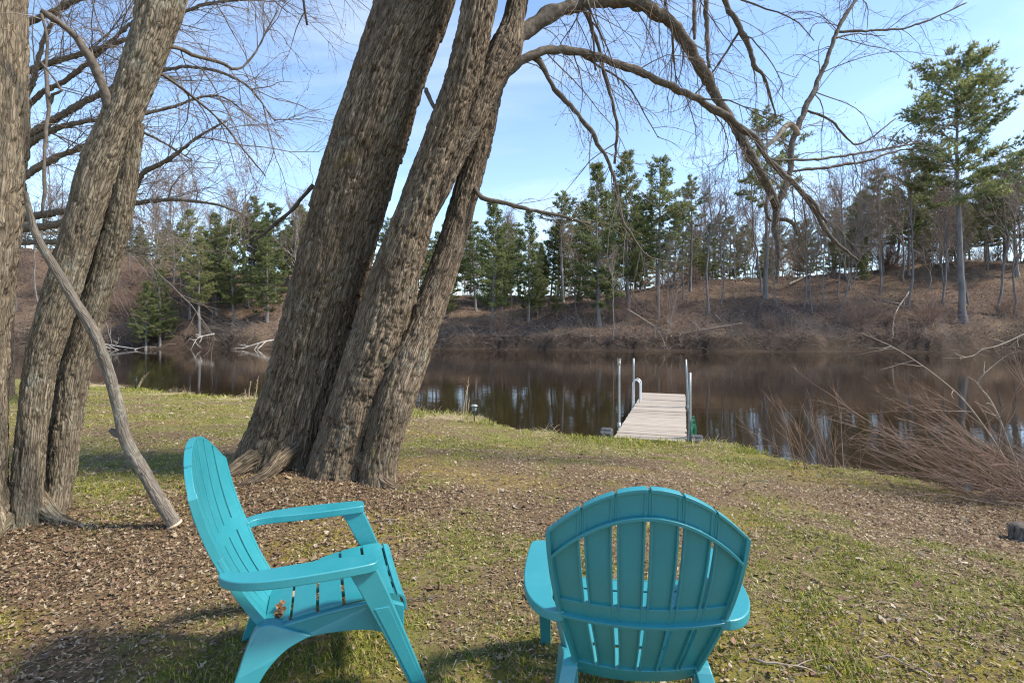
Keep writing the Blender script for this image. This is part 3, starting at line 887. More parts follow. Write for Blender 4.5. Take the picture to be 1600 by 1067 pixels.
# ------------------------------------------------------------------ woods on the far bank
def pine_meshes(seed, h, crown0, lmax, dens=1.0, shape=0.35, yellow=0.0):
    r = np.random.default_rng(seed)
    n = 16
    t = np.linspace(0, 1, n)
    bx, by = r.normal(0, 0.25, 2)
    C = np.stack([bx * np.sin(t * 3.0) + r.normal(0, 0.03, n), by * np.sin(t * 2.2) + r.normal(0, 0.03, n), t * h - 0.3], -1)
    R = h * 0.0115 * (1 - 0.93 * t ** 1.1) + 0.015
    R[0] *= 1.5
    tb = MB(); V, F = tubes(C[None], R[None], 8); tb.add(V, F)
    trunk = tb.mesh('trunk', [M['far_trunk']])
    cb = MB()
    z0 = h * crown0
    zs = []
    z = z0
    while z < h - 0.3:
        zs.append(z); z += r.uniform(0.42, 0.85) / dens
    P0, D0, L = [], [], []
    for z in zs:
        q = (z - z0) / (h - z0)
        prof = np.interp(q, [0, 0.12, shape, 0.7, 0.9, 1.0], [0.55, 0.85, 1.0, 0.66, 0.34, 0.10])
        k = r.integers(3, 6)
        a0 = r.uniform(0, 6.28)
        for j in range(k):
            if r.random() < 0.12: continue
            a = a0 + j * 6.283 / k + r.normal(0, 0.25)
            up = np.interp(q, [0, 0.5, 1.0], [-0.06, 0.22, 0.95]) + r.normal(0, 0.12)
            P0.append((np.interp(z, C[:, 2], C[:, 0]), np.interp(z, C[:, 2], C[:, 1]), z + r.normal(0, 0.1)))
            D0.append((math.cos(a), math.sin(a), up))
            L.append(max(0.35, lmax * prof * r.uniform(0.55, 1.2)))
    # dead stubs below the crown
    for z in np.arange(h * 0.18, z0, 0.9):
        a = r.uniform(0, 6.28)
        P0.append((np.interp(z, C[:, 2], C[:, 0]), np.interp(z, C[:, 2], C[:, 1]), z)); D0.append((math.cos(a), math.sin(a), -0.1)); L.append(-r.uniform(0.4, 1.6))
    P0, D0, L = map(np.array, (P0, D0, L))
    live = L > 0
    L = np.abs(L)
    P, RR = grow(P0, D0, L, 0.012 + 0.009 * L, 7, -0.05, 0.05, r, 0.3)
    V, F = tubes(P, RR, 4); cb.add(V, F, 0, tint=np.tile((0.1, 0.09, 0.08), (len(V), 1)))
    P, RR = P[live], RR[live]
    Ll = L[live]
    S, D, L2, R2 = kids(P, RR, np.maximum(4, (Ll * 4.2)).astype(int), r, (0.5, 1.05), 0.20, 1.0, (0.20, 0.40), 0.5)
    L2 = np.clip(L2, 0.35, 1.3)
    D[:, 2] = D[:, 2] * 0.30 + 0.10                      # flat sprays
    P2, R2 = grow(S, D, L2, R2, 5, -0.05, 0.08, r, 0.4)
    pts = [P2[:, i] for i in (1, 2, 3, 4)] + [P[:, i] for i in (4, 5, 6)]
    dirs = [nrm(P2[:, i] - P2[:, i - 1]) for i in (1, 2, 3, 4)] + [nrm(P[:, i] - P[:, i - 1]) for i in (4, 5, 6)]
    pts = np.concatenate(pts); dirs = np.concatenate(dirs)
    pts = pts + r.normal(0, 0.10, pts.shape)
    nb = 7
    m = len(pts)
    pp = np.repeat(pts, nb, 0); dd = np.repeat(dirs, nb, 0)
    nd_ = nrm(dd * 0.7 + r.normal(0, 0.62, pp.shape) + np.array([0, 0, 0.35]))
    ln = r.uniform(0.24, 0.50, len(pp))[:, None]
    sd = nrm(np.cross(nd_, r.normal(0, 1, pp.shape))) * r.uniform(0.032, 0.062, len(pp))[:, None]
    V = np.stack([pp - sd, pp + sd, pp + nd_ * ln], 1).reshape(-1, 3)
    F = np.arange(len(V)).reshape(-1, 3)
    tuft = np.repeat(r.random(m), nb)[:, None]
    tone = np.repeat(fbm(pts[:, 0] * 0.7 + pts[:, 1] * 0.4, pts[:, 2] * 0.7, 2, seed), nb)[:, None]
    g0, g1 = np.array((0.115, 0.160, 0.062)), np.array((0.30, 0.315, 0.135))
    col = g0 + (g1 - g0) * np.clip(0.55 * tuft + 0.9 * (tone - 0.3) + yellow, 0, 1.25)
    brown = (r.random(len(pp)) < 0.05 + 0.08 * yellow)[:, None]
    col = np.where(brown, np.array((0.24, 0.15, 0.07)), col)
    cb.add(V, F, 1, tint=np.repeat(col, 3, 0))
    crown = cb.mesh('crown', [M['far_trunk'], M['needle']], smooth=False)
    return trunk, crown


def bare_meshes(seed, h, spread=0.5, fork=0.4, buds=0.0, trunk_r=0.010):
    r = np.random.default_rng(seed)
    n = 14
    t = np.linspace(0, 1, n)
    C = np.stack([np.cumsum(r.normal(0, 0.10, n)), np.cumsum(r.normal(0, 0.10, n)), t * h - 0.3], -1)
    C[:, :2] -= C[0, :2]
    R = 0.75 * h * trunk_r * (1 - 0.9 * t) + 0.012
    tb = MB(); V, F = tubes(C[None], R[None], 7); tb.add(V, F)
    trunk = tb.mesh('trunk', [M['far_trunk']])
    cb = MB()
    S, D, L, RR = kids(C[None], R[None], int(15 + h * 0.5), r, (0.35, 0.95), fork, 0.98, (0.22 * spread * 2, 0.42 * spread * 2), 0.45)
    D[:, 2] = np.abs(D[:, 2]) + 0.25
    P, RR = grow(S, D, L, RR, 8, -0.05, 0.12, r, 0.25)
    V, F = tubes(P, RR, 4); cb.add(V, F, 0)
    for cnt, n_, rat, kk in ((5, 5, (0.3, 0.6), 3), (5, 4, (0.3, 0.6), 3), (2, 3, (0.4, 0.8), 3)):
        S, D, L, R2 = kids(P, RR, cnt, r, (0.35, 0.9), 0.2, 1.0, rat, 0.55)
        R2 = np.clip(R2, 0.0065, None)
        P, RR = grow(S, D, L, R2, n_, -0.03, 0.14, r, 0.5)
        V, F = tubes(P, RR, kk); cb.add(V, F, 0)
    if buds:
        p = P[:, -1][r.random(len(P)) < buds]
        V, F = octa(p, r.uniform(0.02, 0.045, len(p))); cb.add(V, F, 1)
    return trunk, cb.mesh('crown', [M['far_twig'], M['bud']])


PINES = [pine_meshes(101, 22, 0.28, 4.6, 1.0), pine_meshes(102, 22, 0.38, 4.0, 0.95), pine_meshes(103, 22, 0.20, 3.9, 1.0, 0.3), pine_meshes(104, 22, 0.50, 4.0, 0.9, 0.4),
         pine_meshes(105, 22, 0.12, 3.6, 1.05, 0.22), pine_meshes(106, 22, 0.36, 3.2, 0.8, 0.4, 0.45), pine_meshes(107, 22, 0.58, 3.0, 0.75, 0.45)]
BIGPINE = pine_meshes(120, 25, 0.46, 6.4, 1.15, 0.36, 0.15)
SLIMPINE = pine_meshes(121, 20, 0.52, 4.0, 0.62, 0.35, 0.1)
BARES = [bare_meshes(201, 16, 0.5, 0.35, 0.25), bare_meshes(202, 17, 0.42, 0.45, 0.15), bare_meshes(203, 14, 0.55, 0.3, 0.4), bare_meshes(204, 18, 0.36, 0.5, 0.1),
         bare_meshes(205, 12, 0.6, 0.2, 0.3, 0.008), bare_meshes(206, 15, 0.5, 0.3, 0.5)]


def where(u, d):
    """place of a far tree told by things one can find"""
    x = (u - CU) / F_PX * d
    t = d - float(far_line(np.array([x]))[0])
    side = ('behind the leftmost trunks' if u < 140 else 'between left trunks and big maple' if u < 500 else 'hidden behind the big maple' if u < 680 else
            'between big maple and dock' if u < 900 else 'straight behind the dock' if u < 1130 else 'between dock and tallest pine' if u < 1400 else 'around the tallest pine')
    return ('on the slope' if t < 14 else 'on the ridge' if t < 26 else 'beyond the ridge') + ' ' + side


def place(name, meshes, u, d, hgt, ref_h, label, cat, group=None, rz=None, tilt=(0, 0), sx=1.0):
    x, y = (u - CU) / F_PX * d, d
    o = empty(name, (x, y, hz(x, y) - 0.1), label=label, cat=cat, group=group)
    s = hgt / ref_h
    o.scale = (s * sx, s * sx, s)
    o.rotation_euler = (tilt[0], tilt[1], rng.uniform(0, 6.28) if rz is None else rz)
    link('trunk', meshes[0], o)
    link('crown', meshes[1], o)
    return o


def pine_at(u, vtop, d, kind, label=None, group=None, **kw):
    x = (u - CU) / F_PX * d
    top = CAM_Z - (vtop - CV) / F_PX * d
    hgt = top - hz(x, d) + 0.1
    m = PINES[kind] if isinstance(kind, int) else kind
    ref = {id(BIGPINE): 25, id(SLIMPINE): 20}.get(id(m), 22)
    return place('pine_tree', m, u, d, hgt, ref, label or 'green pine ' + where(u, d), 'pine tree', group or (None if label else 'pines ' + where(u, d)), **kw)


# pines that can be told apart
pine_at(1505, 90, 51, BIGPINE, 'tallest pine, broad crown on a thick bare trunk, at the far right', rz=0.5, tilt=(0, -0.03))
pine_at(1196, 176, 57, SLIMPINE, 'slender sparse pine behind the drooping maple limb, alone above the ridge', rz=1.0)
pine_at(936, 256, 54, 4, 'bushy pine left of the dock, its branches reaching almost to the slope', sx=1.05)
pine_at(982, 240, 60, 2, 'tall narrow pine, left one of the close pair above the dock')
pine_at(1027, 246, 55, 1, 'tall pine with a bare lower trunk directly above the dock posts')
pine_at(1078, 278, 62, 6, 'thin-topped pine right of the close pair above the dock')
pine_at(768, 318, 55, 2, 'first dense pine to the right of the big maple trunk', sx=1.1)
pine_at(826, 328, 58, 4, 'second dense pine to the right of the big maple trunk')
pine_at(396, 308, 64, 3, 'tallest pine between the left trunks and the big maple')
pine_at(296, 330, 58, 5, 'yellowish pine left of the other pines between the trunks')
pine_at(1420, 248, 64, 1, 'green pine just left of the tallest pine')
pine_at(1590, 235, 60, 0, 'pine cut by the right edge of the photo', sx=1.1)
# the other pines
extra_pines = []
for i in range(92):
    u = rng.uniform(640, 1640) if i < 62 else rng.uniform(60, 500)
    extra_pines.append((u, np.interp(u, [0, 400, 700, 900, 1100, 1400, 1640], [350, 360, 372, 350, 345, 320, 300]) + rng.uniform(-12, 55), rng.uniform(64, 104), int(rng.choice([0, 1, 2, 4, 4, 5, 2]))))
for u, v, d, k in extra_pines + [(880, 300, 66, 6), (744, 345, 64, 0), (790, 350, 68, 3), (860, 352, 70, 0), (905, 320, 72, 1), (960, 300, 74, 3), (700, 350, 66, 4), (1000, 320, 78, 0), (1052, 330, 76, 2),
                   (430, 316, 62, 0), (462, 322, 66, 2), (338, 334, 60, 4), (366, 345, 58, 2), (250, 366, 60, 5), (312, 372, 55.5, 5), (418, 350, 57, 4), (480, 330, 72, 1), (450, 350, 70, 0), (380, 330, 74, 3), (345, 350, 76, 1),
                   (280, 372, 74, 0), (225, 380, 66, 5), (190, 360, 72, 0), (150, 350, 70, 5), (320, 355, 84, 1), (405, 345, 84, 0), (265, 345, 84, 2), (530, 330, 70, 0), (570, 335, 66, 2), (610, 340, 72, 1), (650, 345, 68, 0), (100, 330, 74, 0), (40, 320, 76, 2), (-30, 310, 78, 1), (-120, 300, 72, 0),
                   (1380, 262, 68, 0), (1345, 300, 72, 3), (1445, 270, 72, 2), (1470, 290, 66, 6), (1400, 300, 78, 1), (1545, 262, 70, 2), (1570, 280, 78, 0), (1300, 330, 80, 3), (1250, 345, 82, 1), (1330, 350, 66, 6),
                   (1130, 335, 80, 6), (1165, 352, 76, 3), (1108, 350, 70, 4), (1640, 220, 62, 1), (1700, 230, 66, 0), (1780, 220, 64, 2), (1860, 240, 66, 3), (1215, 350, 88, 0), (1510, 320, 84, 1)]:
    pine_at(u, v, d, k, tilt=(rng.normal(0, 0.02), rng.normal(0, 0.02)), sx=rng.uniform(1.05, 1.35))
# low green saplings of pine near the water
for u, v, d, k in [(228, 440, 53.5, 4), (250, 420, 54.5, 4), (840, 420, 60, 4), (870, 440, 58, 4), (905, 440, 62, 4), (1352, 395, 62, 4), (700, 430, 60, 4), (1118, 410, 72, 4)]:
    pine_at(u, v, d, k, 'low young pine with branches down to the slope across the river', 'young pines on the far slope', sx=1.35)
# bare trees
for i in range(165):
    u = rng.uniform(640, 1660) if i < 125 else rng.uniform(-60, 520)
    t = rng.uniform(5, 48) if u > 520 else rng.uniform(3, 40)
    x0 = (u - CU) / F_PX * 62
    d = float(far_line(np.array([x0]))[0]) + t
    k = int(rng.integers(0, 6))
    hgt = rng.uniform(9, 16.5) * (1.0 if u > 1050 or u < 520 else 0.85)
    place('bare_tree', BARES[k], u, d, hgt, [16, 17, 14, 18, 12, 15][k], 'thin leafless tree ' + where(u, d), 'tree', 'leafless trees ' + where(u, d), tilt=(rng.normal(0, 0.05), rng.normal(0, 0.05)))
# single leafless trees one can point at
for u, d, hgt, k, tl, lab in [(1040, 49.8, 6.5, 4, (0.1, -0.62), 'thin leafless tree leaning steeply left over the water behind the dock'),
                              (957, 50.2, 9, 3, (0, -0.10), 'pale slim leafless trunk at the water edge left of the dock'),
                              (1215, 54, 10, 2, (0, 0.12), 'leafless tree with several crooked stems on the tan patch of slope'),
                              (1310, 53, 12, 0, (0, -0.22), 'crooked leafless tree leaning left on the slope right of the tan patch'),
                              (1380, 60, 15, 5, (0, 0.03), 'reddish-budded leafless tree on the ridge left of the tallest pine'),
                              (1475, 54, 15, 3, (0, 0.04), 'dark leafless tree standing just left of the tallest pine trunk'),
                              (1585, 52, 14, 0, (0, 0.05), 'leafless tree at the right edge of the photo on the far slope'),
                              (232, 55.4, 6.5, 4, (0, 0.06), 'pale leafless snag at the water edge on the left'),
                              (330, 58.0, 7, 2, (0, -0.15), 'leafless tree leaning left above the bleached branches on the left shore')]:
    place('bare_tree', BARES[k], u, d, hgt, [16, 17, 14, 18, 12, 15][k], lab, 'tree', tilt=tl)

# undergrowth: sticks and brush nobody could count
ub = MB()
r = np.random.default_rng(301)
m = 5200
ux = r.uniform(-75, 85, m)
uy = far_line(ux) + np.abs(r.normal(0, 1, m)) * 7.5 + 0.1
low = r.random(m) < 0.4
uy[low] = far_line(ux[low]) + r.uniform(-0.3, 2.2, low.sum())
P0 = np.stack([ux, uy, hill_z(ux, uy) - 0.05], -1)
D0 = np.stack([r.normal(0, 0.6, m), r.normal(-0.15, 0.5, m), r.uniform(0.15, 1.1, m)], -1)
P, R = grow(P0, D0, r.uniform(0.6, 2.6, m), r.uniform(0.009, 0.019, m), 4, 0.06, 0.16, r, 0.4)
V, F = tubes(P, R, 3); ub.add(V, F)
S, D, L, R2 = kids(P, R, 2, r, (0.4, 1.0), 0.3, 1, (0.3, 0.7), 0.6)
P2, R2 = grow(S, D, L, np.clip(R2, 0.007, None), 3, 0.02, 0.16, r, 0.5)
V, F = tubes(P2, R2, 3); ub.add(V, F)
m = 45000
ux = r.uniform(-75, 85, m); uy = far_line(ux) + r.random(m) ** 1.2 * 24 + 0.4
hp = MB()
m2 = 2600
ex = r.uniform(-75, 85, m2); ey = far_line(ex) + r.uniform(-0.3, 1.3, m2)
P0 = np.stack([ex, ey, hill_z(ex, ey)], -1)
P, R = grow(P0, np.stack([r.normal(0, 0.7, m2), r.uniform(-1.0, 0.1, m2), r.uniform(0.1, 1.1, m2)], -1), r.uniform(0.5, 1.7, m2), r.uniform(0.009, 0.02, m2), 5, 0.30, 0.14, r, 0.4)
P[:, :, 2] = np.maximum(P[:, :, 2], WATER_Z + 0.02)
V, F = tubes(P, R, 3); ub.add(V, F)
HILLPAL = np.array([(0.26, 0.17, 0.11), (0.19, 0.12, 0.08), (0.11, 0.07, 0.05), (0.33, 0.24, 0.17), (0.08, 0.055, 0.042), (0.22, 0.13, 0.075)])
C = np.stack([ux, uy, hill_z(ux, uy) + 0.04], -1)
e1 = nrm(r.normal(0, 1, (m, 3))) * r.uniform(0.05, 0.15, m)[:, None]
e2 = nrm(r.normal(0, 1, (m, 3))) * r.uniform(0.05, 0.15, m)[:, None]
V = np.stack([C - e1, C + e2, C + e1 * 0.7 - e2 * 0.4], 1).reshape(-1, 3)
hp.add(V, np.arange(3 * m).reshape(-1, 3), 0, tint=np.repeat(HILLPAL[r.integers(0, 6, m)] * r.uniform(0.7, 1.2, m)[:, None], 3, 0))
tag(hp.build('forest_litter', M['leaf'], smooth=False), 'brown fallen leaves covering the wooded slope across the river', 'leaves', kind='stuff')
tag(ub.build('undergrowth', M['far_twig']), 'bare tangled brush covering the far slope and its edge', 'brush', kind='stuff')


def brush_mesh(seed, h):
    r = np.random.default_rng(seed); mb = MB()
    m = 46
    P0 = np.stack([r.normal(0, 0.25, m), r.normal(0, 0.25, m), np.full(m, -0.1)], -1)
    a = r.uniform(0, 6.28, m); s = r.uniform(0.1, 0.9, m)
    P, R = grow(P0, np.stack([np.cos(a) * s, np.sin(a) * s, np.ones(m)], -1), r.uniform(0.5, 1.0, m) * h, np.full(m, 0.016), 8, 0.05, 0.1, r, 0.4)
    V, F = tubes(P, R, 3); mb.add(V, F)
    for c in (5, 3):
        S, D, L, R = kids(P, R, c, r, (0.3, 0.8), 0.25, 1, (0.25, 0.55), 0.6)
        P, R = grow(S, D, L, np.clip(R, 0.006, None), 5, 0.02, 0.14, r, 0.5)
        V, F = tubes(P, R, 3); mb.add(V, F)
    return mb.mesh('bare_shrub', [M['shrub']])


BR = [brush_mesh(311, 3.4), brush_mesh(312, 2.6), brush_mesh(313, 4.6)]
for i in range(74):
    u = rng.uniform(90, 260) if i < 16 else rng.uniform(660, 1620)
    d = float(far_line(np.array([(u - CU) / F_PX * 52]))[0]) + (rng.uniform(0.3, 9) if i < 16 else rng.uniform(0.3, 6) if i < 30 else rng.uniform(20, 42))
    x = (u - CU) / F_PX * d
    o = link('bare_shrub', BR[i % 3]); o.location = (x, d, hz(x, d)); o.rotation_euler = (0, 0, rng.uniform(0, 6.28)); s = rng.uniform(0.7, 1.5) * (1.25 if i < 16 else 0.8 if i < 30 else 1.3); o.scale = (s, s, s)
    if i < 16: tag(o, 'tan leafless bush on the far shore beside the left trunks', 'bush', 'leafless bushes on the left far shore')
    elif i < 30: tag(o, 'leafless bush on the slope across the river', 'bush', 'leafless bushes on the far slope')
    else: tag(o, 'leafless bush among the trunks beyond the ridge', 'bush', 'leafless bushes beyond the ridge')


def fallen(pts, r0, seed, label, mat='pale_wood', branches=6, name='fallen_branch'):
    """pts: (u, d, height above water/ground)"""
    W = []
    for u, d, h in pts:
        x = (u - CU) / F_PX * d
        W.append((x, d, max(WATER_Z, hz(x, d)) + h))
    Q = spline(np.array(W), 0.4)
    b = Q[0].copy()
    r = np.random.default_rng(seed)
    rad = r0 * np.linspace(1, 0.25, len(Q))
    mb = MB(); add_capped(mb, Q - b, rad, 7)
    if branches:
        S, D, L, R = kids(Q[None], rad[None], branches, r, (0.4, 1.0), 0.3, 1, (0.2, 0.5), 0.6)
        P, R = grow(S, D, L, R, 6, -0.02, 0.15, r, 0.3)
        V, F = tubes(P - b, R, 4); mb.add(V, F)
        S, D, L, R = kids(P, R, 3, r, (0.4, 1.0), 0.3, 1, (0.2, 0.5), 0.6)
        P, R = grow(S, D, L, R, 5, -0.02, 0.15, r, 0.3)
        V, F = tubes(P - b, R, 3); mb.add(V, F)
    o = mb.build(name, M[mat]); o.location = b
    tag(o, label, 'branch' if name == 'fallen_branch' else 'log')


fallen([(120, 53, 0.9), (170, 52, 0.5), (215, 51.5, 0.1)], 0.11, 1, 'bleached fallen branch dipping into the water at the left shore')
fallen([(440, 54, 0.9), (410, 53, 0.75), (385, 52.6, 0.25), (378, 52.3, 0.1)], 0.10, 2, 'bleached forked branch over the water beside the big maple trunk')
fallen([(335, 54.2, 1.6), (310, 53.4, 1.2), (300, 52.8, 0.2)], 0.07, 3, 'bleached thin branch arching down to the water between the left trunks and maple')
fallen([(1160, 50.5, 0.4), (1060, 50, 0.3)], 0.09, 4, 'grey fallen log lying along the shore right of the dock', 'dead_limb', 2, 'fallen_log')
fallen([(1232, 62, 0.4), (1268, 65, 0.5)], 0.14, 5, 'pale fallen log lying on the tan patch of slope', 'dead_limb', 0, 'fallen_log')
fallen([(1118, 53, 0.4), (1128, 51.2, 0.3)], 0.10, 6, 'short log lying on the slope above the dock', 'dead_limb', 0, 'fallen_log')
fallen([(1420, 57, 0.3), (1400, 50.5, 0.6), (1394, 48.6, 0.2)], 0.10, 7, 'grey dead branchy treetop fallen down the slope at right', 'dead_limb', 12)
fallen([(980, 50.5, 2.6), (1025, 49.6, 0.9), (1042, 49, 0.1)], 0.06, 8, 'dead limb slanting into the water behind the dock', 'dead_limb', 6)
# ------------------------------------------------------------------ chairs
def plastic():
    m, nt, b = new_mat('teal_plastic', 0.36, 0.95)
    ov = obj_vec(nt)
    n = noise(nt, ov, 6, 5, 0.6)
    col = ramp(nt, n, [(0.3, (0.015, 0.212, 0.248)), (0.7, (0.024, 0.240, 0.276))])
    col = mixc(nt, maprange(nt, noise(nt, ov, 38, 5, 0.7), 0.55, 0.80, 0, 0.4), col, (0.075, 0.27, 0.30))
    nt.links.new(col, b.inputs['Base Color'])
    rr = maprange(nt, noise(nt, ov, 14, 4, 0.7), 0.3, 0.7, 0.32, 0.50)
    nt.links.new(rr, b.inputs['Roughness'])
    t = nd(nt, 'BsdfTranslucent', {'Color': col})
    mx = nd(nt, 'MixShader', {0: 0.03, 1: b.outputs[0], 2: t.outputs[0]})
    nt.links.new(mx.outputs[0], nt.nodes['Material Output'].inputs['Surface'])
    return m


M['plastic'] = plastic()


def bevel(o, w=0.004, seg=2):
    b = o.modifiers.new('bevel', 'BEVEL'); b.width = w; b.segments = seg; b.limit_method = 'ANGLE'; b.angle_limit = math.radians(35)
    return o


def shell(mb, G, N, th):
    """G (a,b,3) grid, N normals -> closed slab of thickness th"""
    a, b, _ = G.shape
    V = np.concatenate([G.reshape(-1, 3), (G - N * th).reshape(-1, 3)])
    i = np.arange(a - 1)[:, None] * b + np.arange(b - 1)[None]
    top = np.stack([i, i + 1, i + b + 1, i + b], -1).reshape(-1, 4)
    o = a * b
    bot = top[:, ::-1] + o
    rim = np.concatenate([np.arange(b), np.arange(1, a) * b + b - 1, (a - 1) * b + np.arange(b - 2, -1, -1), np.arange(a - 2, 0, -1) * b])
    r2 = np.roll(rim, -1)
    side = np.stack([rim, rim + o, r2 + o, r2], -1)
    mb.add(V, np.vstack([top, bot, side]))


def extrude_poly(mb, pts, axis, a, b):
    """closed outline (n,2), prism from a to b along axis ('x': pts are y,z; 'z': pts are x,y)"""
    pts = np.asarray(pts, float); n = len(pts)
    def mk(c):
        k = np.full((n, 1), c) if np.isscalar(c) else np.asarray(c)[:, None]
        return np.hstack([k, pts]) if axis == 'x' else np.hstack([pts, k])
    s = mb.n
    mb.add(np.vstack([mk(a), mk(b)]), np.stack([np.arange(n), (np.arange(n) + 1) % n, n + (np.arange(n) + 1) % n, n + np.arange(n)], -1))
    mb.F.append(np.arange(n)[None, ::-1] + s); mb.M.append(np.zeros(1, np.int32))
    mb.F.append(np.arange(n)[None] + n + s); mb.M.append(np.zeros(1, np.int32))


BZ = [0.26, 0.34, 0.40, 0.47, 0.541, 0.62, 0.70, 0.78, 0.85, 0.93, 1.005]
BY = [-0.150, -0.205, -0.242, -0.282, -0.315, -0.343, -0.364, -0.384, -0.398, -0.410, -0.419]
BW = [0.195, 0.203, 0.215, 0.232, 0.250, 0.264, 0.277, 0.286, 0.291, 0.292, 0.290]


def back_grid(s0, s1, z0f, z1f, na, nb, off=0.0):
    s = np.linspace(s0, s1, na)[:, None] * np.ones((1, nb))
    q = np.linspace(0, 1, nb)[None]
    z = z0f(s) * (1 - q) + z1f(s) * q
    def pos(s, z):
        w = np.interp(z, BZ, BW)
        zz = np.array(BZ); yy = np.array(BY)
        c = np.polyfit(zz, yy, 4)
        y = np.polyval(c, z) + np.interp(z, [0.26, 0.55, 1.0], [0.035, 0.050, 0.026]) * s ** 2
        return np.stack([s * w, y, z], -1)
    G = pos(s, z)
    e = 1e-3
    N = nrm(np.cross(pos(s, z + e) - pos(s, z - e), pos(s + e, z) - pos(s - e, z)))
    N = np.where(N[..., 1:2] < 0, -N, N)          # towards the sitter
    return G + N * off, N


def ztop(s):
    return 1.003 - 0.150 * np.abs(s) ** 2.0


def make_chair():
    P_ = {}
    items = []
    ns = 6
    edges = np.linspace(-1, 1, ns + 1)
    gap = 0.025
    for i in range(ns):
        mb = MB()
        a = edges[i] + (gap if i else 0); b = edges[i + 1] - (gap if i < ns - 1 else 0)
        G, N = back_grid(a, b, lambda s: 0.275 + 0 * s, lambda s: ztop(s), 5, 34)
        shell(mb, G, N, 0.007)
        for e0, e1 in ((a, a + 0.022), (b - 0.022, b)):            # stiffening ribs along the rear of each slat
            G, N = back_grid(e0, e1, lambda s: 0.31 + 0 * s, lambda s: ztop(s) - 0.012, 2, 30, -0.006)
            shell(mb, G, N, 0.011)
        items.append(('back_slat', mb))
    mb = MB()
    for s0 in np.arange(ns):                                        # arched top rail, stepped back at each slot
        G, N = back_grid(edges[s0] + 0.0, edges[s0 + 1], lambda s: ztop(s) - 0.088, lambda s: ztop(s) - 0.0035, 6, 5, -0.0078)
        shell(mb, G, N, 0.006)
    items.append(('top_rail', mb))
    mb = MB()
    G, N = back_grid(-1.0, 1.0, lambda s: ztop(s) - 0.096, lambda s: ztop(s) - 0.084, 30, 2, -0.0155); shell(mb, G, N, 0.014)
    items.append(('rail_rib', mb))
    mb = MB()
    for i in range(ns):
        a = edges[i] + (0.016 if i else 0); b = edges[i + 1] - (0.016 if i < ns - 1 else 0)
        G, N = back_grid(a, b, lambda s: ztop(s) - 0.011, lambda s: ztop(s) + 0.001, 6, 2, 0.0006); shell(mb, G, N, 0.026)
    items.append(('top_lip', mb))
    mb = MB()
    G, N = back_grid(-1.04, 1.04, lambda s: 0.552 + 0 * s, lambda s: 0.605 + 0 * s, 26, 4, 0.0008); shell(mb, G, N, 0.016)
    G, N = back_grid(-1.04, 1.04, lambda s: 0.541 + 0 * s, lambda s: 0.553 + 0 * s, 26, 2, -0.0105); shell(mb, G, N, 0.020)
    items.append(('lumbar_band', mb))
    mb = MB()
    G, N = back_grid(-1.06, 1.06, lambda s: 0.258 + 0.0 * s, lambda s: 0.325 + 0 * s, 26, 4, -0.003); shell(mb, G, N, 0.014)
    items.append(('lower_band', mb))
    for sg in (-1, 1):
        mb = MB()
        s0, s1 = sorted((sg * 0.985, sg * 1.035))
        G, N = back_grid(s0, s1, lambda s: 0.275 + 0 * s, lambda s: ztop(s) + 0.002, 3, 40, 0.003); shell(mb, G, N, 0.030)
        items.append(('back_edge', mb))
    # seat slats
    prof = spline(np.array([(0, 0.388, 0.285), (0, 0.386, 0.325), (0, 0.366, 0.355), (0, 0.30, 0.368), (0, 0.19, 0.362), (0, 0.08, 0.346), (0, -0.03, 0.322), (0, -0.155, 0.285)]), 0.004)
    Lp = np.concatenate([[0], np.cumsum(np.linalg.norm(np.diff(prof, axis=0), axis=1))])
    cuts = np.linspace(0, Lp[-1], 7)
    for i in range(6):
        a, b = cuts[i] + (0.0065 if i else 0), cuts[i + 1] - (0.0065 if i < 5 else 0)
        q = np.linspace(a, b, 7)
        y, z = np.interp(q, Lp, prof[:, 1]), np.interp(q, Lp, prof[:, 2])
        w = np.interp(y, [-0.16, 0.1, 0.38], [0.200, 0.245, 0.262])
        X = np.linspace(-1, 1, 9)
        G = np.stack([X[:, None] * w[None], np.broadcast_to(y, (9, 7)), z[None] - 0.012 * (1 - X[:, None] ** 2)], -1)
        dy, dz_ = np.gradient(y), np.gradient(z)
        N = nrm(np.stack([0 * y, dz_, -dy], -1)); N = np.where(N[:, 2:3] < -0.2, -N, N)
        if i == 0: N = nrm(np.stack([0 * y, np.abs(dz_), np.abs(dy)], -1))
        mb = MB(); shell(mb, G, np.broadcast_to(N[None], G.shape), 0.012)
        items.append(('seat_slat', mb))
    mb = MB()                                                      # spine under the seat that ties the slats
    for xx in (-0.11, 0.0, 0.11):
        yy = np.linspace(0.355, -0.14, 16); zz = np.interp(yy, prof[::-1, 1], prof[::-1, 2]) - 0.026
        poly = np.vstack([np.stack([yy, zz], -1), np.stack([yy[::-1], zz[::-1] - 0.02], -1)])
        extrude_poly(mb, poly, 'x', xx - 0.008, xx + 0.008)
    items.append(('seat_rib', mb))
    for sg in (-1, 1):
        # armrest: paddle, curling inwards to the back
        o_ = np.array([(0.247, -0.290), (0.275, -0.296), (0.315, -0.278), (0.352, -0.235), (0.380, -0.165), (0.393, -0.08), (0.396, 0.01), (0.393, 0.12), (0.386, 0.215), (0.376, 0.250), (0.355, 0.262),
                       (0.312, 0.262), (0.292, 0.252), (0.284, 0.21), (0.279, 0.10), (0.280, -0.03), (0.285, -0.12), (0.288, -0.18), (0.280, -0.228), (0.262, -0.250), (0.246, -0.258)])
        o_ = spline(np.hstack([np.vstack([o_, o_[:1]]), np.zeros((len(o_) + 1, 1))]), 0.012)[:-1, :2]
        zt = 0.550 + 0.0 * o_[:, 1]
        mb = MB(); pts = o_ * (sg, 1)
        extrude_poly(mb, pts if sg < 0 else pts, 'z', zt - 0.034, zt)
        items.append(('armrest', mb))
        # front leg: tapering channel leaning forward
        mb = MB()
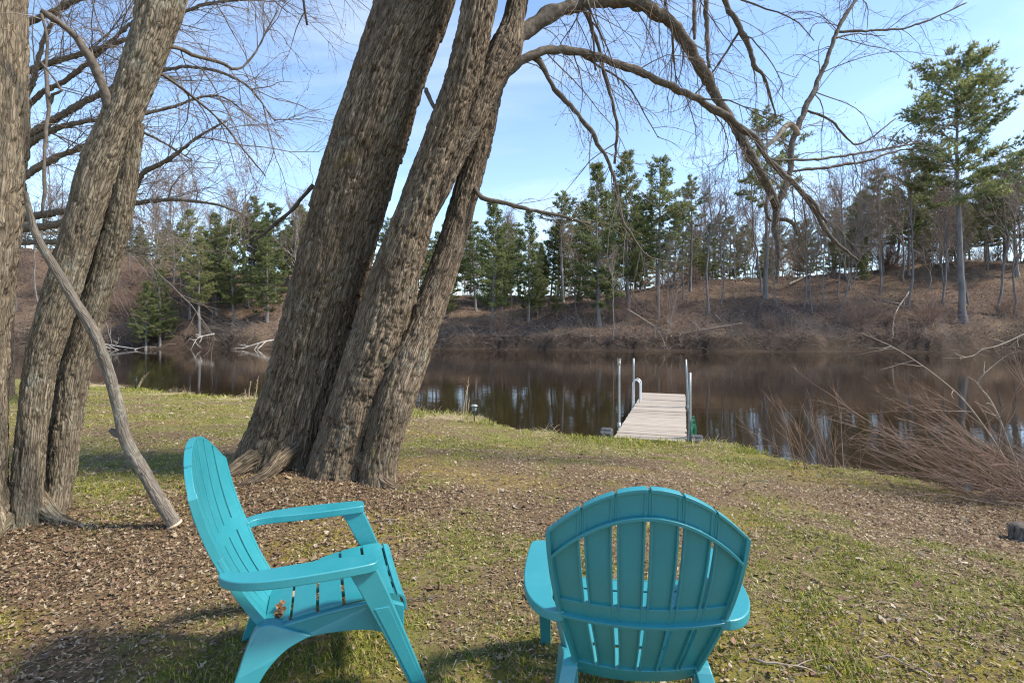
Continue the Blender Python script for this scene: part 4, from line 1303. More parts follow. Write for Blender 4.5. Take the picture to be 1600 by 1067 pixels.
        n = 9; q = np.linspace(0, 1, n)
        yc = 0.205 + 0.225 * q ** 0.95; zc = 0.517 * (1 - q) + 0.0 * q
        hw = 0.046 - 0.012 * q; hd = 0.052 - 0.022 * q
        xc = sg * (0.330 - 0.006 * q)
        ring = []
        for sx_, sy_ in ((-1, -1), (1, -1), (1, 1), (-1, 1)):
            ring.append(np.stack([xc + sx_ * hw * 0.62, yc + sy_ * hd, zc], -1))
        V = np.stack(ring, 1).reshape(-1, 3)
        ii = (np.arange(n - 1) * 4)[:, None]; jj = np.arange(4)[None]
        Fq = np.stack([ii + jj, ii + (jj + 1) % 4, ii + 4 + (jj + 1) % 4, ii + 4 + jj], -1).reshape(-1, 4)
        mb.add(V, np.vstack([Fq, [[3, 2, 1, 0]], [[4 * n - 4, 4 * n - 3, 4 * n - 2, 4 * n - 1]]]))
        # raised panel on the outer face
        rail = MB()
        q2 = np.linspace(0.30, 0.93, 8)
        y2 = 0.205 + 0.225 * q2 ** 0.95; z2 = 0.517 * (1 - q2); d2 = (0.052 - 0.022 * q2) * 0.62
        x2 = 0.330 - 0.006 * q2 + (0.046 - 0.012 * q2) * 0.62 + 0.003
        poly = np.vstack([np.stack([y2 - d2, z2], -1), np.stack([y2 + d2, z2], -1)[::-1]])
        xo = np.concatenate([x2, x2[::-1]])
        extrude_poly(rail, poly, 'x', sg * (xo - 0.005), sg * xo)
        items.append(('front_leg', mb)); items.append(('leg_panel', rail))
        # side rail with arched underside running into the rear leg
        mb = MB()
        top = spline(np.array([(0.372, 0.325, 0), (0.29, 0.352, 0), (0.19, 0.348, 0), (0.08, 0.334, 0), (-0.03, 0.312, 0), (-0.16, 0.285, 0)]), 0.03)[:, :2]
        bot = spline(np.array([(-0.17, 0.19, 0), (-0.07, 0.222, 0), (0.04, 0.248, 0), (0.14, 0.252, 0), (0.24, 0.242, 0), (0.33, 0.208, 0), (0.372, 0.185, 0)]), 0.03)[:, :2]
        poly = np.vstack([top, bot])
        xr = sg * np.interp(poly[:, 0], [-0.16, 0.1, 0.37], [0.210, 0.255, 0.286])
        extrude_poly(mb, poly, 'x', xr - 0.014, xr + 0.014)
        items.append(('side_rail', mb))
        mb = MB()
        fr = spline(np.array([(0.02, 0.255, 0), (-0.07, 0.222, 0), (-0.135, 0.165, 0), (-0.18, 0.09, 0), (-0.215, 0.0, 0)]), 0.02)[:, :2]
        bk = spline(np.array([(-0.290, 0.0, 0), (-0.258, 0.10, 0), (-0.225, 0.20, 0), (-0.195, 0.275, 0), (-0.165, 0.318, 0), (-0.12, 0.318, 0)]), 0.02)[:, :2]
        poly = np.vstack([fr, bk])
        xr = sg * np.interp(poly[:, 1], [0.0, 0.2, 0.32], [0.280, 0.252, 0.222])
        extrude_poly(mb, poly, 'x', xr - 0.027, xr + 0.027)
        items.append(('rear_leg', mb))
    return [(n, b.mesh(n, [M['plastic']], smooth=False)) for n, b in items]


CHAIR = make_chair()
SUBS = {'leg_panel': 'front_leg', 'rail_rib': 'top_rail', 'top_lip': 'top_rail', 'seat_rib': None}


def place_chair(x, y, ang, label):
    z = gz(x, y)
    c = empty('adirondack_chair', (x, y, z + 0.004), ang, label, 'chair', 'adirondack chairs on the lawn')
    c.scale = (0.954,) * 3
    last = {}
    for n, me in CHAIR:
        par = last.get(SUBS.get(n)) if SUBS.get(n) else c
        o = link(n, me, par or c)
        last[n] = o
        bevel(o, 0.0045 if n in ('armrest', 'front_leg', 'rear_leg', 'side_rail') else 0.0018, 3 if n in ('armrest', 'front_leg', 'rear_leg') else 2)
    return c


def face(dx, dy):
    return math.atan2(dy, dx) - math.pi / 2


ch1 = place_chair(-0.850, 2.127, math.radians(20.5 - 90), 'turquoise plastic adirondack chair seen from its side, facing right')
ch2 = place_chair(0.4225, 1.846, math.radians(-5.3), 'turquoise plastic adirondack chair seen from behind, facing the dock')


# ------------------------------------------------------------------ dead leaves, grass
def leaf_batch(mb, x, y, z, size, r, pal, tilt=0.5):
    m = len(x)
    ya = r.uniform(0, 6.28, m)
    ax = np.stack([np.cos(ya), np.sin(ya), r.normal(0, tilt * 0.45, m)], -1); ax = nrm(ax)
    sd = nrm(np.cross(np.stack([r.normal(0, tilt * 0.5, m), r.normal(0, tilt * 0.5, m), np.ones(m)], -1), ax))
    up = np.cross(ax, sd)
    C = np.stack([x, y, z], -1)
    w = size * r.uniform(0.15, 0.45, m)
    cup = size * r.uniform(-0.30, 0.35, m)
    V = np.stack([C - ax * size[:, None] * 0.5 + up * (np.abs(cup) * 0.5)[:, None],
                  C + sd * w[:, None] + up * (cup * 0.4)[:, None] + ax * (size * r.uniform(-0.2, 0.2, m))[:, None],
                  C + ax * size[:, None] * 0.55 + up * (cup * 0.9)[:, None],
                  C - sd * w[:, None] - up * (cup * r.uniform(0.1, 0.5, m))[:, None] + ax * (size * r.uniform(-0.2, 0.2, m))[:, None]], 1)
    f = np.array([[0, 2, 1], [0, 3, 2]])
    F = (np.arange(m)[:, None, None] * 4 + f[None]).reshape(-1, 3)
    pal = np.array(pal)
    c = pal[r.integers(0, len(pal), m)] * r.uniform(0.7, 1.25, m)[:, None]
    mb.add(V.reshape(-1, 3), F, 0, tint=np.repeat(c, 4, 0))


def lobed_batch(mb, x, y, z, size, r, pal, tilt=0.6):
    """curled lobed dead leaves, nine outline points round a centre"""
    m = len(x); k = 9
    up = nrm(np.stack([r.normal(0, tilt, m), r.normal(0, tilt, m), np.ones(m)], -1))
    ax = nrm(np.cross(up, nrm(r.normal(0, 1, (m, 3))))); sd = np.cross(up, ax)
    th = np.arange(k) / k * 6.283
    rad = np.array([1.15, 0.5, 0.85, 0.42, 0.7, 0.65, 0.42, 0.85, 0.5])[None] * r.uniform(0.7, 1.25, (m, k))
    asp = r.uniform(0.45, 0.9, m)[:, None]
    cx, cy = np.cos(th)[None] * rad, np.sin(th)[None] * rad * asp
    curl = (r.uniform(-0.2, 0.9, m)[:, None] * cx ** 2 + r.uniform(-0.3, 1.2, m)[:, None] * cy ** 2)
    C = np.stack([x, y, z], -1)
    h = (size * 0.5)[:, None, None]
    V = C[:, None] + h * (cx[..., None] * ax[:, None] + cy[..., None] * sd[:, None] + curl[..., None] * up[:, None])
    V = np.concatenate([V, C[:, None]], 1)
    j = np.arange(k)
    f = np.stack([j, (j + 1) % k, np.full(k, k)], -1)
    pal = np.array(pal)
    c = pal[r.integers(0, len(pal), m)] * r.uniform(0.65, 1.15, m)[:, None]
    mb.add(V.reshape(-1, 3), (np.arange(m)[:, None, None] * (k + 1) + f[None]).reshape(-1, 3), 0, tint=np.repeat(c, k + 1, 0))


LEAFPAL = [(0.29, 0.213, 0.128), (0.25, 0.175, 0.10), (0.18, 0.12, 0.07), (0.11, 0.072, 0.043), (0.34, 0.265, 0.17), (0.23, 0.152, 0.085), (0.40, 0.325, 0.24), (0.16, 0.10, 0.07), (0.21, 0.125, 0.08), (0.14, 0.08, 0.05)]
r = np.random.default_rng(401)


def scatter(n, dmin, dmax, p=1.0):
    """random points on the near bank inside a wide wedge, denser near the camera"""
    q = r.random(n)
    d = (dmin ** p + q * (dmax ** p - dmin ** p)) ** (1 / p)
    return r.uniform(-1.22, 1.22, n) * (d + 0.3), d


lb_ = MB()
x, y = scatter(260000, 1.5, 13.0, 0.6)
gm, lm_, mm = masks(x, y)
s = shore_s(x, y)
keep = (r.random(len(x)) < np.clip(lm_ * 1.05 - 0.12, 0.05, 1)) & (s > 0.05)
x, y = x[keep], y[keep]
sz = r.uniform(0.008, 0.026, len(x)) * np.where(r.random(len(x)) < 0.035, 2.2, 1.0) * (0.8 + 0.07 * y)
z = ground_z(x, y) + r.uniform(0.002, 0.016, len(x))
leaf_batch(lb_, x, y, z, sz, r, LEAFPAL, 0.7)
for cx, cy, wx_, wy_, n_ in ((-1.85, 3.98, 0.75, 0.28, 2600), (-1.1, 4.1, 0.3, 0.25, 600), (-3.1, 3.15, 0.6, 0.3, 2000), (-2.3, 2.9, 0.8, 0.4, 1800), (4.6, 4.9, 0.9, 0.6, 2000), (-2.6, 4.5, 0.25, 0.4, 500)):
    hx_ = cx + r.normal(0, wx_, n_); hy_ = cy + r.normal(0, wy_, n_)
    lobed_batch(lb_, hx_, hy_, ground_z(hx_, hy_) + r.uniform(0.004, 0.030, n_), r.uniform(0.014, 0.044, n_), r, LEAFPAL, 0.6)
hx_, hy_ = scatter(3000, 1.5, 7.0, 0.6)
lobed_batch(lb_, hx_, hy_, ground_z(hx_, hy_) + r.uniform(0.006, 0.016, len(hx_)), r.uniform(0.020, 0.050, len(hx_)), r, LEAFPAL, 0.4)
tag(lb_.build('leaf_litter', M['leaf'], smooth=False), 'brown dead leaves scattered over the lawn', 'leaves', kind='stuff')
print('leaves', len(x))

tb_ = MB()
x, y = scatter(260000, 1.5, 14.0, 0.5)
s = shore_s(x, y)
gmt, lmt, mmt = masks(x, y)
keep = (s > 0.03) & (r.random(len(x)) < (0.15 + 0.75 * sstep(0.3, 0.7, fbm(x * 2.2, y * 2.2, 3, 301))) * (1 - 0.65 * gmt) * (1 - 0.6 * mmt))
x, y = x[keep], y[keep]
m = len(x)
C = np.stack([x, y, ground_z(x, y) + r.uniform(0.001, 0.012, m)], -1)
a = r.uniform(0, 6.28, m); ln = r.uniform(0.006, 0.022, m) * (0.8 + 0.09 * y)
dv_ = np.stack([np.cos(a), np.sin(a), r.normal(0, 0.25, m)], -1) * ln[:, None]
sv_ = np.stack([-np.sin(a), np.cos(a), r.normal(0, 0.3, m)], -1) * (r.uniform(0.0010, 0.0034, m) * (0.7 + 0.22 * y))[:, None]
V = np.stack([C - dv_ - sv_, C - dv_ * 0.6 + sv_, C + dv_], 1).reshape(-1, 3)
THP = np.array([(0.42, 0.33, 0.20), (0.33, 0.25, 0.16), (0.22, 0.15, 0.095), (0.50, 0.41, 0.28), (0.13, 0.085, 0.055), (0.28, 0.185, 0.12), (0.24, 0.22, 0.075)])
tb_.add(V, np.arange(3 * m).reshape(-1, 3), 0, tint=np.repeat(THP[r.integers(0, 7, m)] * r.uniform(0.7, 1.2, m)[:, None], 3, 0))
tag(tb_.build('dry_thatch', M['leaf'], smooth=False), 'thin layer of dead grass bits and bark crumbs over the lawn', 'thatch', kind='stuff')
gb = MB()
x, y = scatter(640000, 1.5, 15.0, 0.5)
gm, lm_, mm = masks(x, y)
s = shore_s(x, y)
cl = fbm(x * 7, y * 7, 2, 205)
edge_b = sstep(0.9, 0.1, s) * (fbm(x * 1.2, y * 1.2, 3, 77) > 0.47) * np.where(x > 4.4, 0.3, 1.0)
pr = np.clip((gm - 0.14) * 1.3, 0, 1) * sstep(0.32, 0.60, cl) + edge_b * 0.9
keep = (r.random(len(x)) < pr) & (s > 0.0)
x, y, s_, gm_, eb = x[keep], y[keep], s[keep], gm[keep], edge_b[keep]
m = len(x)
z = ground_z(x, y) - 0.004
hgt = r.uniform(0.009, 0.028, m) * (0.7 + 0.8 * gm_) * (1 + 2.6 * eb * r.random(m))
a = r.uniform(0, 6.28, m); ln = r.uniform(0.2, 1.3, m) * hgt
wd = r.uniform(0.0011, 0.0022, m) * (0.8 + 0.22 * y)
dx, dy = np.cos(a), np.sin(a)
B = np.stack([x, y, z], -1)
sdv = np.stack([-dy, dx, 0 * dx], -1) * wd[:, None]
mid = B + np.stack([dx * ln * 0.35, dy * ln * 0.35, hgt * 0.62], -1)
tip = B + np.stack([dx * ln, dy * ln, hgt], -1)
V = np.stack([B - sdv, B + sdv, mid + sdv * 0.8, mid - sdv * 0.8, tip], 1).reshape(-1, 3)
bi = np.arange(m)[:, None] * 5
gpal = np.array([(0.155, 0.190, 0.030), (0.205, 0.230, 0.036), (0.12, 0.165, 0.028), (0.34, 0.31, 0.05), (0.40, 0.33, 0.16), (0.33, 0.26, 0.13)])
pick = r.choice(6, m, p=[0.22, 0.24, 0.10, 0.24, 0.12, 0.08])
col = gpal[pick] * r.uniform(0.75, 1.25, m)[:, None]
col = col * (1 + 0.25 * eb[:, None])
gb.add(V, bi + np.array([[0, 1, 2, 3]]), 0, tint=np.repeat(col, 5, 0))
gb.F.append(bi + np.array([[3, 2, 4]])); gb.M.append(np.zeros(m, np.int32))
tag(gb.build('grass', M['grass'], smooth=False), 'sparse short green and straw-coloured grass on the lawn', 'grass', kind='stuff')
print('grass', m)
# ------------------------------------------------------------------ dock
def wood():
    m, nt, b = new_mat('weathered_plank', 0.85, 0.2)
    ov = obj_vec(nt)
    rnd = nd(nt, 'ObjectInfo').outputs['Random']
    vec = nd(nt, 'VectorMath', {0: ov, 1: nd(nt, 'CombineXYZ', {0: nd(nt, 'Math', {0: rnd, 1: 37.0}, operation='MULTIPLY').outputs[0]}).outputs[0]}, operation='ADD').outputs[0]
    g = noise(nt, mapping(nt, vec, (2.5, 45, 20)), 1.0, 6, 0.65)
    col = ramp(nt, g, [(0.25, (0.22, 0.18, 0.14)), (0.5, (0.36, 0.305, 0.25)), (0.75, (0.48, 0.42, 0.35))])
    col = mixc(nt, maprange(nt, rnd, 0, 1, 0.0, 0.6), col, (0.25, 0.205, 0.165))
    nt.links.new(col, b.inputs['Base Color'])
    bump(nt, b, g, 0.4, 0.004)
    return m


M['plank'] = wood()
M['galv'] = simple_mat('galvanised_steel', (0.25, 0.265, 0.255), (0.36, 0.375, 0.36), 14, 0.45, 0.1, 0.002, spec=0.5)
M['galv'].node_tree.nodes['Principled BSDF'].inputs['Metallic'].default_value = 0.35
M['alu'] = simple_mat('aluminium_tube', (0.60, 0.60, 0.60), (0.72, 0.72, 0.72), 10, 0.35, 0, spec=0.5)
M['alu'].node_tree.nodes['Principled BSDF'].inputs['Metallic'].default_value = 0.5
M['rubber'] = simple_mat('grey_black_plastic', (0.05, 0.05, 0.053), (0.11, 0.11, 0.115), 20, 0.6, 0.2, 0.003)
M['rope'] = simple_mat('green_rope', (0.010, 0.10, 0.055), (0.03, 0.19, 0.11), 60, 0.7, 0.3, 0.004)
M['black'] = simple_mat('black_plastic', (0.018, 0.018, 0.019), (0.035, 0.035, 0.035), 20, 0.5, 0)
M['frame_wood'] = simple_mat('dock_frame_wood', (0.20, 0.16, 0.13), (0.34, 0.28, 0.23), 9, 0.9, 0.3, 0.006)

DK = np.array([2.34, 8.72]); DH = math.radians(18.5)
dockz = -0.50
dock = empty('dock', (DK[0], DK[1], dockz), -DH, 'weathered grey plank dock running from the bank out over the water', 'dock')
DW = 1.20


def deck_z(t):
    return float(np.interp(t, [0, 3.85, 6.6], [0.0, -0.02, -0.01]))


pm = MB()
b0 = np.array([(-DW / 2, 0, -0.038), (DW / 2, 0, -0.038), (DW / 2, 0.138, -0.038), (-DW / 2, 0.138, -0.038), (-DW / 2, 0, 0), (DW / 2, 0, 0), (DW / 2, 0.138, 0), (-DW / 2, 0.138, 0)])
BOXF = [[0, 3, 2, 1], [4, 5, 6, 7], [0, 1, 5, 4], [1, 2, 6, 5], [2, 3, 7, 6], [3, 0, 4, 7]]
pm.add(b0, BOXF)
plank_me = pm.mesh('plank', [M['plank']], smooth=False)
t = 0.0
r = np.random.default_rng(501)
while t < 6.5:
    o = link('plank', plank_me, dock)
    o.location = (r.normal(0, 0.006), t, deck_z(t) + r.normal(0, 0.003))
    o.rotation_euler = (r.normal(0, 0.008), r.normal(0, 0.003), r.normal(0, 0.003))
    bevel(o, 0.005, 1)
    t += 0.147
    if 3.78 < t < 3.90: t = 3.90
for sx_ in (-1, 1):
    for (a, b, za, zb) in ((0.02, 3.88, -0.042, -0.072), (3.92, 6.56, -0.062, -0.052)):
        mb = MB()
        x0, x1 = sorted((sx_ * (DW / 2 - 0.05), sx_ * (DW / 2 - 0.01)))
        mb.add([(x0, a, za - 0.14), (x1, a, za - 0.14), (x1, b, zb - 0.14), (x0, b, zb - 0.14), (x0, a, za), (x1, a, za), (x1, b, zb), (x0, b, zb)], BOXF)
        mb.build('stringer', M['frame_wood'], dock, smooth=False)
mb = MB(); mb.add([(-DW / 2 + 0.01, 6.57, -0.18), (DW / 2 - 0.01, 6.57, -0.18), (DW / 2 - 0.01, 6.61, -0.18), (-DW / 2 + 0.01, 6.61, -0.18), (-DW / 2 + 0.01, 6.57, -0.052), (DW / 2 - 0.01, 6.57, -0.052), (DW / 2 - 0.01, 6.61, -0.052), (-DW / 2 + 0.01, 6.61, -0.052)], BOXF)
mb.build('end_board', M['frame_wood'], dock, smooth=False)


def pole(x, y, top, lean=(0, 0), cap=False, rad=0.023):
    mb = MB()
    P = np.array([(x - lean[0], y - lean[1], -1.5), (x, y, 0.0), (x + lean[0] * 0.8, y + lean[1] * 0.8, top)])
    add_capped(mb, spline(P, 0.3), np.full(len(spline(P, 0.3)), rad), 14)
    o = mb.build('post', M['galv'], dock)
    sl = MB()
    add_capped(sl, np.array([(x, y, -0.16), (x, y, 0.03)]), [rad + 0.013, rad + 0.013], 14)
    sl.build('bracket', M['galv'], o)
    if cap:
        cm = MB()
        add_capped(cm, np.array([(x, y, top - 0.10), (x, y, top - 0.008), (x, y, top)]), [rad + 0.008, rad + 0.008, rad + 0.0], 14)
        cm2 = cm.build('cap', M['pale_wood'], o)
        tp = MB(); add_capped(tp, np.array([(x, y, top + 0.001), (x, y, top + 0.018)]), [rad + 0.018, rad + 0.016], 14)
        tp.build('cap_lid', M['galv'], o)


pole(-0.655, 1.25, 1.26, cap=True)
pole(0.655, 0.25, 1.13)
pole(-0.655, 4.35, 1.12)
pole(0.655, 4.1, 1.13, lean=(-0.06, 0.0))
lad = empty('ladder', (0, 0, 0)); lad.parent = dock
for yy in (3.98, 4.36):
    mb = MB()
    P = [(-0.47, yy, 0.05), (-0.47, yy, 0.48), (-0.49, yy, 0.56), (-0.555, yy, 0.605), (-0.62, yy, 0.56), (-0.64, yy, 0.48), (-0.645, yy, 0.0), (-0.70, yy, -0.5), (-0.72, yy, -0.9)]
    Q = spline(np.array(P), 0.03)
    V, F = tubes(Q[None], np.full((1, len(Q)), 0.017), 10); mb.add(V, F)
    mb.build('rail', M['alu'], lad)
for zz in (-0.12, -0.38, -0.62):
    mb = MB(); add_capped(mb, np.array([(-0.665, 3.98, zz), (-0.665, 4.36, zz)]), [0.016, 0.016], 8); mb.build('rung', M['alu'], lad)

# dock wheels of ribbed plastic
for sx_, lab in ((-1, None), (1, None)):
    n = 40; th = np.arange(n) / n * 6.283
    prof = [(-0.10, 0.10), (-0.10, 0.145), (-0.085, 0.165), (0.085, 0.165), (0.10, 0.145), (0.10, 0.10)]
    mb = MB(); V = []
    for k_, (px_, pr_) in enumerate(prof):
        rib = np.where((np.arange(n) % 4) < 2, 1.0, 0.90) if k_ in (2, 3) else 1.0
        V.append(np.stack([np.full(n, px_), pr_ * rib * np.cos(th), pr_ * rib * np.sin(th)], -1))
    V = np.concatenate(V)
    F = np.concatenate([np.stack([k_ * n + np.arange(n), k_ * n + (np.arange(n) + 1) % n, (k_ + 1) * n + (np.arange(n) + 1) % n, (k_ + 1) * n + np.arange(n)], -1) for k_ in range(5)])
    mb.add(V, F)
    o = mb.build('wheel', M['rubber'], dock, smooth=False)
    o.location = (sx_ * 0.76, 0.26 if sx_ < 0 else 0.12, -0.06)
    hb = MB(); add_capped(hb, np.array([(-0.085, 0, 0), (0.085, 0, 0)]), [0.115, 0.115], 20)
    hb.build('hub', M['rubber'], o, smooth=False)

# green mooring rope hung on the near right post
rp = np.array([2.34 + 0.69 * math.cos(DH) + 0.34 * math.sin(DH), 8.72 - 0.69 * math.sin(DH) + 0.34 * math.cos(DH), dockz])
mb = MB()
r = np.random.default_rng(510)
for k_ in range(7):
    a = r.uniform(-0.05, 0.05)
    n = 26; th = np.linspace(0, 2 * np.pi, n)
    hh = r.uniform(0.40, 0.52)
    P = np.stack([0.035 * np.cos(th) * r.uniform(0.7, 1.3) + 0.02 + a * 0.3, 0.10 * np.cos(th + r.uniform(-0.3, 0.3)) * r.uniform(0.7, 1.4) + a, 0.02 + hh * 0.5 * np.sin(th) + 0.13 - 0.03 * k_], -1) + r.normal(0, 0.004, (n, 3))
    V, F = tubes(P[None], np.full((1, n), 0.009), 6); mb.add(V, F)
Q = spline(np.array([(0.03, 0.05, -0.1), (0.06, 0.3, -0.2), (0.05, 0.7, -0.22), (0.02, 1.2, -0.1), (0.0, 1.6, 0.02)]), 0.04)
V, F = tubes(Q[None], np.full((1, len(Q)), 0.009), 6); mb.add(V, F)
o = mb.build('mooring_rope', M['rope']); o.location = rp; o.rotation_euler = (0, 0, -DH)
tag(o, 'green rope looped on the right-hand near post of the dock', 'rope')


# ------------------------------------------------------------------ small things along the shore
def garden_light(x, y, h, label):
    z = gz(x, y)
    e = empty('garden_light', (x, y, z), 0, label, 'garden light')
    mb = MB(); add_capped(mb, np.array([(0, 0, -0.06), (0, 0, h * 0.62)]), [0.011, 0.012], 10); mb.build('stake', M['black'], e)
    mb = MB(); add_capped(mb, np.array([(0, 0, h * 0.62), (0, 0, h * 0.66), (0, 0, h * 0.90)]), [0.030, 0.042, 0.048], 16)
    lens, nt, b = new_mat('frosted_lens', 0.25, 0.5); b.inputs['Base Color'].default_value = (0.30, 0.33, 0.34, 1); b.inputs['Transmission Weight'].default_value = 0.4
    mb.build('lens', lens, e)
    mb = MB(); add_capped(mb, np.array([(0, 0, h * 0.90), (0, 0, h * 0.93), (0, 0, h * 0.985), (0, 0, h)]), [0.068, 0.070, 0.05, 0.03], 18); mb.build('cap', M['galv'], e)
    for a in (0, 1.57, 3.14, 4.71):
        mb = MB(); add_capped(mb, np.array([(0.040 * math.cos(a), 0.040 * math.sin(a), h * 0.645), (0.051 * math.cos(a), 0.051 * math.sin(a), h * 0.905)]), [0.004, 0.004], 6); mb.build('strut', M['black'], e)
    return e


garden_light(-0.74, 10.05, 0.36, 'small black solar path light on a stake near the water')
q = px(212, 612, 15.0)
mb = MB(); zz = gz(q[0], 15.0)
add_capped(mb, np.array([(0, 0, -0.05), (0.01, 0, 0.2), (0.0, 0, 0.34)]), [0.03, 0.034, 0.03], 9)
add_capped(mb, np.array([(0.0, 0, 0.341), (0.0, 0, 0.36)]), [0.05, 0.04], 9)
o = mb.build('stake', M['black']); o.location = (q[0], 15.0, zz); tag(o, 'short dark stake at the water edge left of the maple', 'stake')


def weed(x, y, stalks, label, r, name='dry_weed'):
    e = empty(name, (x, y, gz(x, y)), 0, label, 'weed')
    for (dx, dy, h, lx, ly) in stalks:
        n = 10; t_ = np.linspace(0, 1, n)
        P = np.stack([dx + lx * t_ ** 1.4, dy + ly * t_ ** 1.4, h * t_ - 0.02], -1) + r.normal(0, 0.003, (n, 3))
        mb = MB(); V, F = tubes(P[None], (0.008 * (1 - 0.6 * t_))[None], 5); mb.add(V, F)
        S, D, L, R = kids(P[None], (0.008 * (1 - 0.6 * t_))[None], 7, r, (0.3, 0.7), 0.45, 1, (0.08, 0.18), 0.5)
        P2, R2 = grow(S, D, L, R, 4, 0.02, 0.1, r, 0.5); V, F = tubes(P2, R2, 3); mb.add(V, F)
        mb.build('stalk', M['reed'], e)


r = np.random.default_rng(520)
weed(-1.02, 10.75, [(0, 0, 0.72, 0.10, 0), (0.05, 0.02, 0.84, 0.06, 0.02), (-0.04, 0.05, 0.5, 0.0, 0), (0.08, 0, 0.4, 0.06, 0)], 'three tall dry stalks at the water edge right of the maple', r)
q = px(222, 615, 15.2)
weed(q[0], 15.0, [(0, 0, 0.42, 0.22, 0), (0.02, 0.03, 0.5, 0.30, 0), (0.03, 0, 0.3, 0.1, 0.05)], 'dry weed leaning right beside the dark stake', r)
q = px(398, 615, 12.9)
weed(q[0], 12.6, [(0, 0, 0.5, 0.05, 0), (0.15, 0.03, 0.62, 0.08, 0), (-0.1, 0, 0.3, 0.02, 0.0)], 'dry stalks at the water edge touching the left side of the maple', r)

# heaps of dead straw on the edge of the bank
sb = MB()
r = np.random.default_rng(530)
for cx, cy, w_, n_ in ((-1.2, 10.35, 0.55, 420), (-6.9, 12.7, 0.6, 320), (-9.0, 13.6, 0.8, 300), (-12.5, 15.6, 1.2, 420), (0.55, 8.95, 0.3, 100), (-3.0, 11.2, 0.7, 200), (3.2, 8.2, 0.4, 120)):
    xx = cx + r.normal(0, w_ * 0.6, n_); yy = cy + r.normal(0, 0.16, n_)
    ok = shore_s(xx, yy) > -0.12
    xx, yy = xx[ok], yy[ok]; k_ = len(xx)
    P0 = np.stack([xx, yy, ground_z(xx, yy) + r.uniform(0, 0.03, k_)], -1)
    P, R = grow(P0, np.stack([r.normal(0, 1, k_), r.normal(0, 0.6, k_), r.uniform(0.05, 0.6, k_)], -1), r.uniform(0.10, 0.30, k_), np.full(k_, 0.0032), 5, 0.16, 0.1, r, 0.4)
    V, F = tubes(P, R, 3); sb.add(V, F)
tag(sb.build('dead_straw', M['reed']), 'pale dead straw matted along the edge of the bank', 'straw', kind='stuff')

# leafless shrub at right
bS = np.array([5.95, 5.55, 0.0]); bS[2] = gz(bS[0], bS[1])
shr = empty('shrub', bS, 0, 'large leafless red-brown shrub arching left over the water at the right', 'shrub')
r = np.random.default_rng(541)


def shrub_stems(parent, b, m, spread, dirf, lenr, rad, seed, name='stems', droop=0.03, sub=((5, (0.2, 0.55), (0.25, 0.5)), (3, (0.3, 0.7), (0.25, 0.5)))):
    r = np.random.default_rng(seed)
    off = r.normal(0, 1, (m, 2)) * spread
    wx, wy = b[0] + off[:, 0], b[1] + off[:, 1]
    P0 = np.stack([off[:, 0], off[:, 1], ground_z(wx, wy) - b[2] - 0.03], -1)
    mb = MB()
    P, R = grow(P0, dirf(r, m), r.uniform(lenr[0], lenr[1], m), r.uniform(rad * 0.6, rad * 1.3, m), 9, droop * 1.3, 0.06, r, 0.3)
    V, F = tubes(P, R, 5); mb.add(V, F)
    for c, ang, ratio in sub:
        S, D, L, R2 = kids(P, R, c, r, ang, 0.3, 1, ratio, 0.55)
        P, R = grow(S, D, L, np.clip(R2, 0.0016, None), 5, 0.0, 0.09, r, 0.4)
        V, F = tubes(P, R, 3); mb.add(V, F)
    o = mb.build(name, M['shrub'], parent); o['kind'] = 'stuff'
    return o


shrub_stems(shr, bS, 60, (0.35, 0.25), lambda r, m: np.stack([-r.uniform(0.5, 1.25, m), r.normal(0.12, 0.25, m), r.uniform(0.35, 1.0, m)], -1), (0.9, 2.2), 0.0056, 551)
shrub_stems(shr, bS, 40, (0.45, 0.25), lambda r, m: np.stack([-r.uniform(0.7, 1.2, m), r.normal(0.10, 0.3, m), r.uniform(0.04, 0.5, m)], -1), (0.7, 1.6), 0.0048, 552, droop=0.015)
shrub_stems(shr, bS, 30, (0.5, 0.3), lambda r, m: np.stack([r.normal(0.1, 0.5, m), r.normal(0.0, 0.3, m), r.uniform(0.6, 1.0, m)], -1), (0.8, 1.9), 0.006, 553)
for rows in ([(1598, 752, 5.6, 8), (1580, 705, 5.6, 7), (1562, 655, 5.62, 6), (1545, 622, 5.65, 6), (1527, 600, 5.7, 5), (1536, 586, 5.7, 4), (1556, 568, 5.7, 3), (1572, 556, 5.7, 2)],
             [(1640, 500, 5.9, 6), (1600, 522, 5.9, 5), (1560, 540, 5.9, 5), (1535, 546, 5.9, 4), (1520, 556, 5.9, 4), (1490, 560, 5.9, 2)],
             [(1600, 770, 5.5, 7), (1560, 700, 5.5, 6), (1510, 630, 5.5, 5), (1460, 585, 5.5, 4), (1400, 545, 5.5, 3), (1345, 520, 5.5, 2)]):
    rows = [(u_, v_, d_, w_ * 0.42) for u_, v_, d_, w_ in rows]
    Q = spline(trace(rows), 0.04)
    mb = MB(); add_capped(mb, Q[:, :3] - bS, Q[:, 3], 7)
    S, D, L, R = kids(Q[None, :, :3], Q[None, :, 3], 9, r, (0.4, 0.9), 0.3, 1, (0.10, 0.25), 0.45)
    P, R = grow(S, D, L, R, 6, 0, 0.12, r, 0.4); V, F = tubes(P - bS, R, 4); mb.add(V, F)
    tag(mb.build('branch', M['dead_limb'], shr), 'pale thicker branch')
bT = np.array([4.25, 7.0, 0.0]); bT[2] = gz(bT[0], bT[1])
sh2 = empty('shrub', bT, 0, 'small clump of thin reddish upright shoots at the shoreline right of the dock', 'shrub')
shrub_stems(sh2, bT, 34, (0.32, 0.16), lambda r, m: np.stack([-r.uniform(-0.2, 0.7, m), r.normal(0, 0.2, m), r.uniform(0.6, 1.0, m)], -1), (0.5, 1.15), 0.0048, 561, 'shoots', sub=((4, (0.2, 0.5), (0.3, 0.5)),))

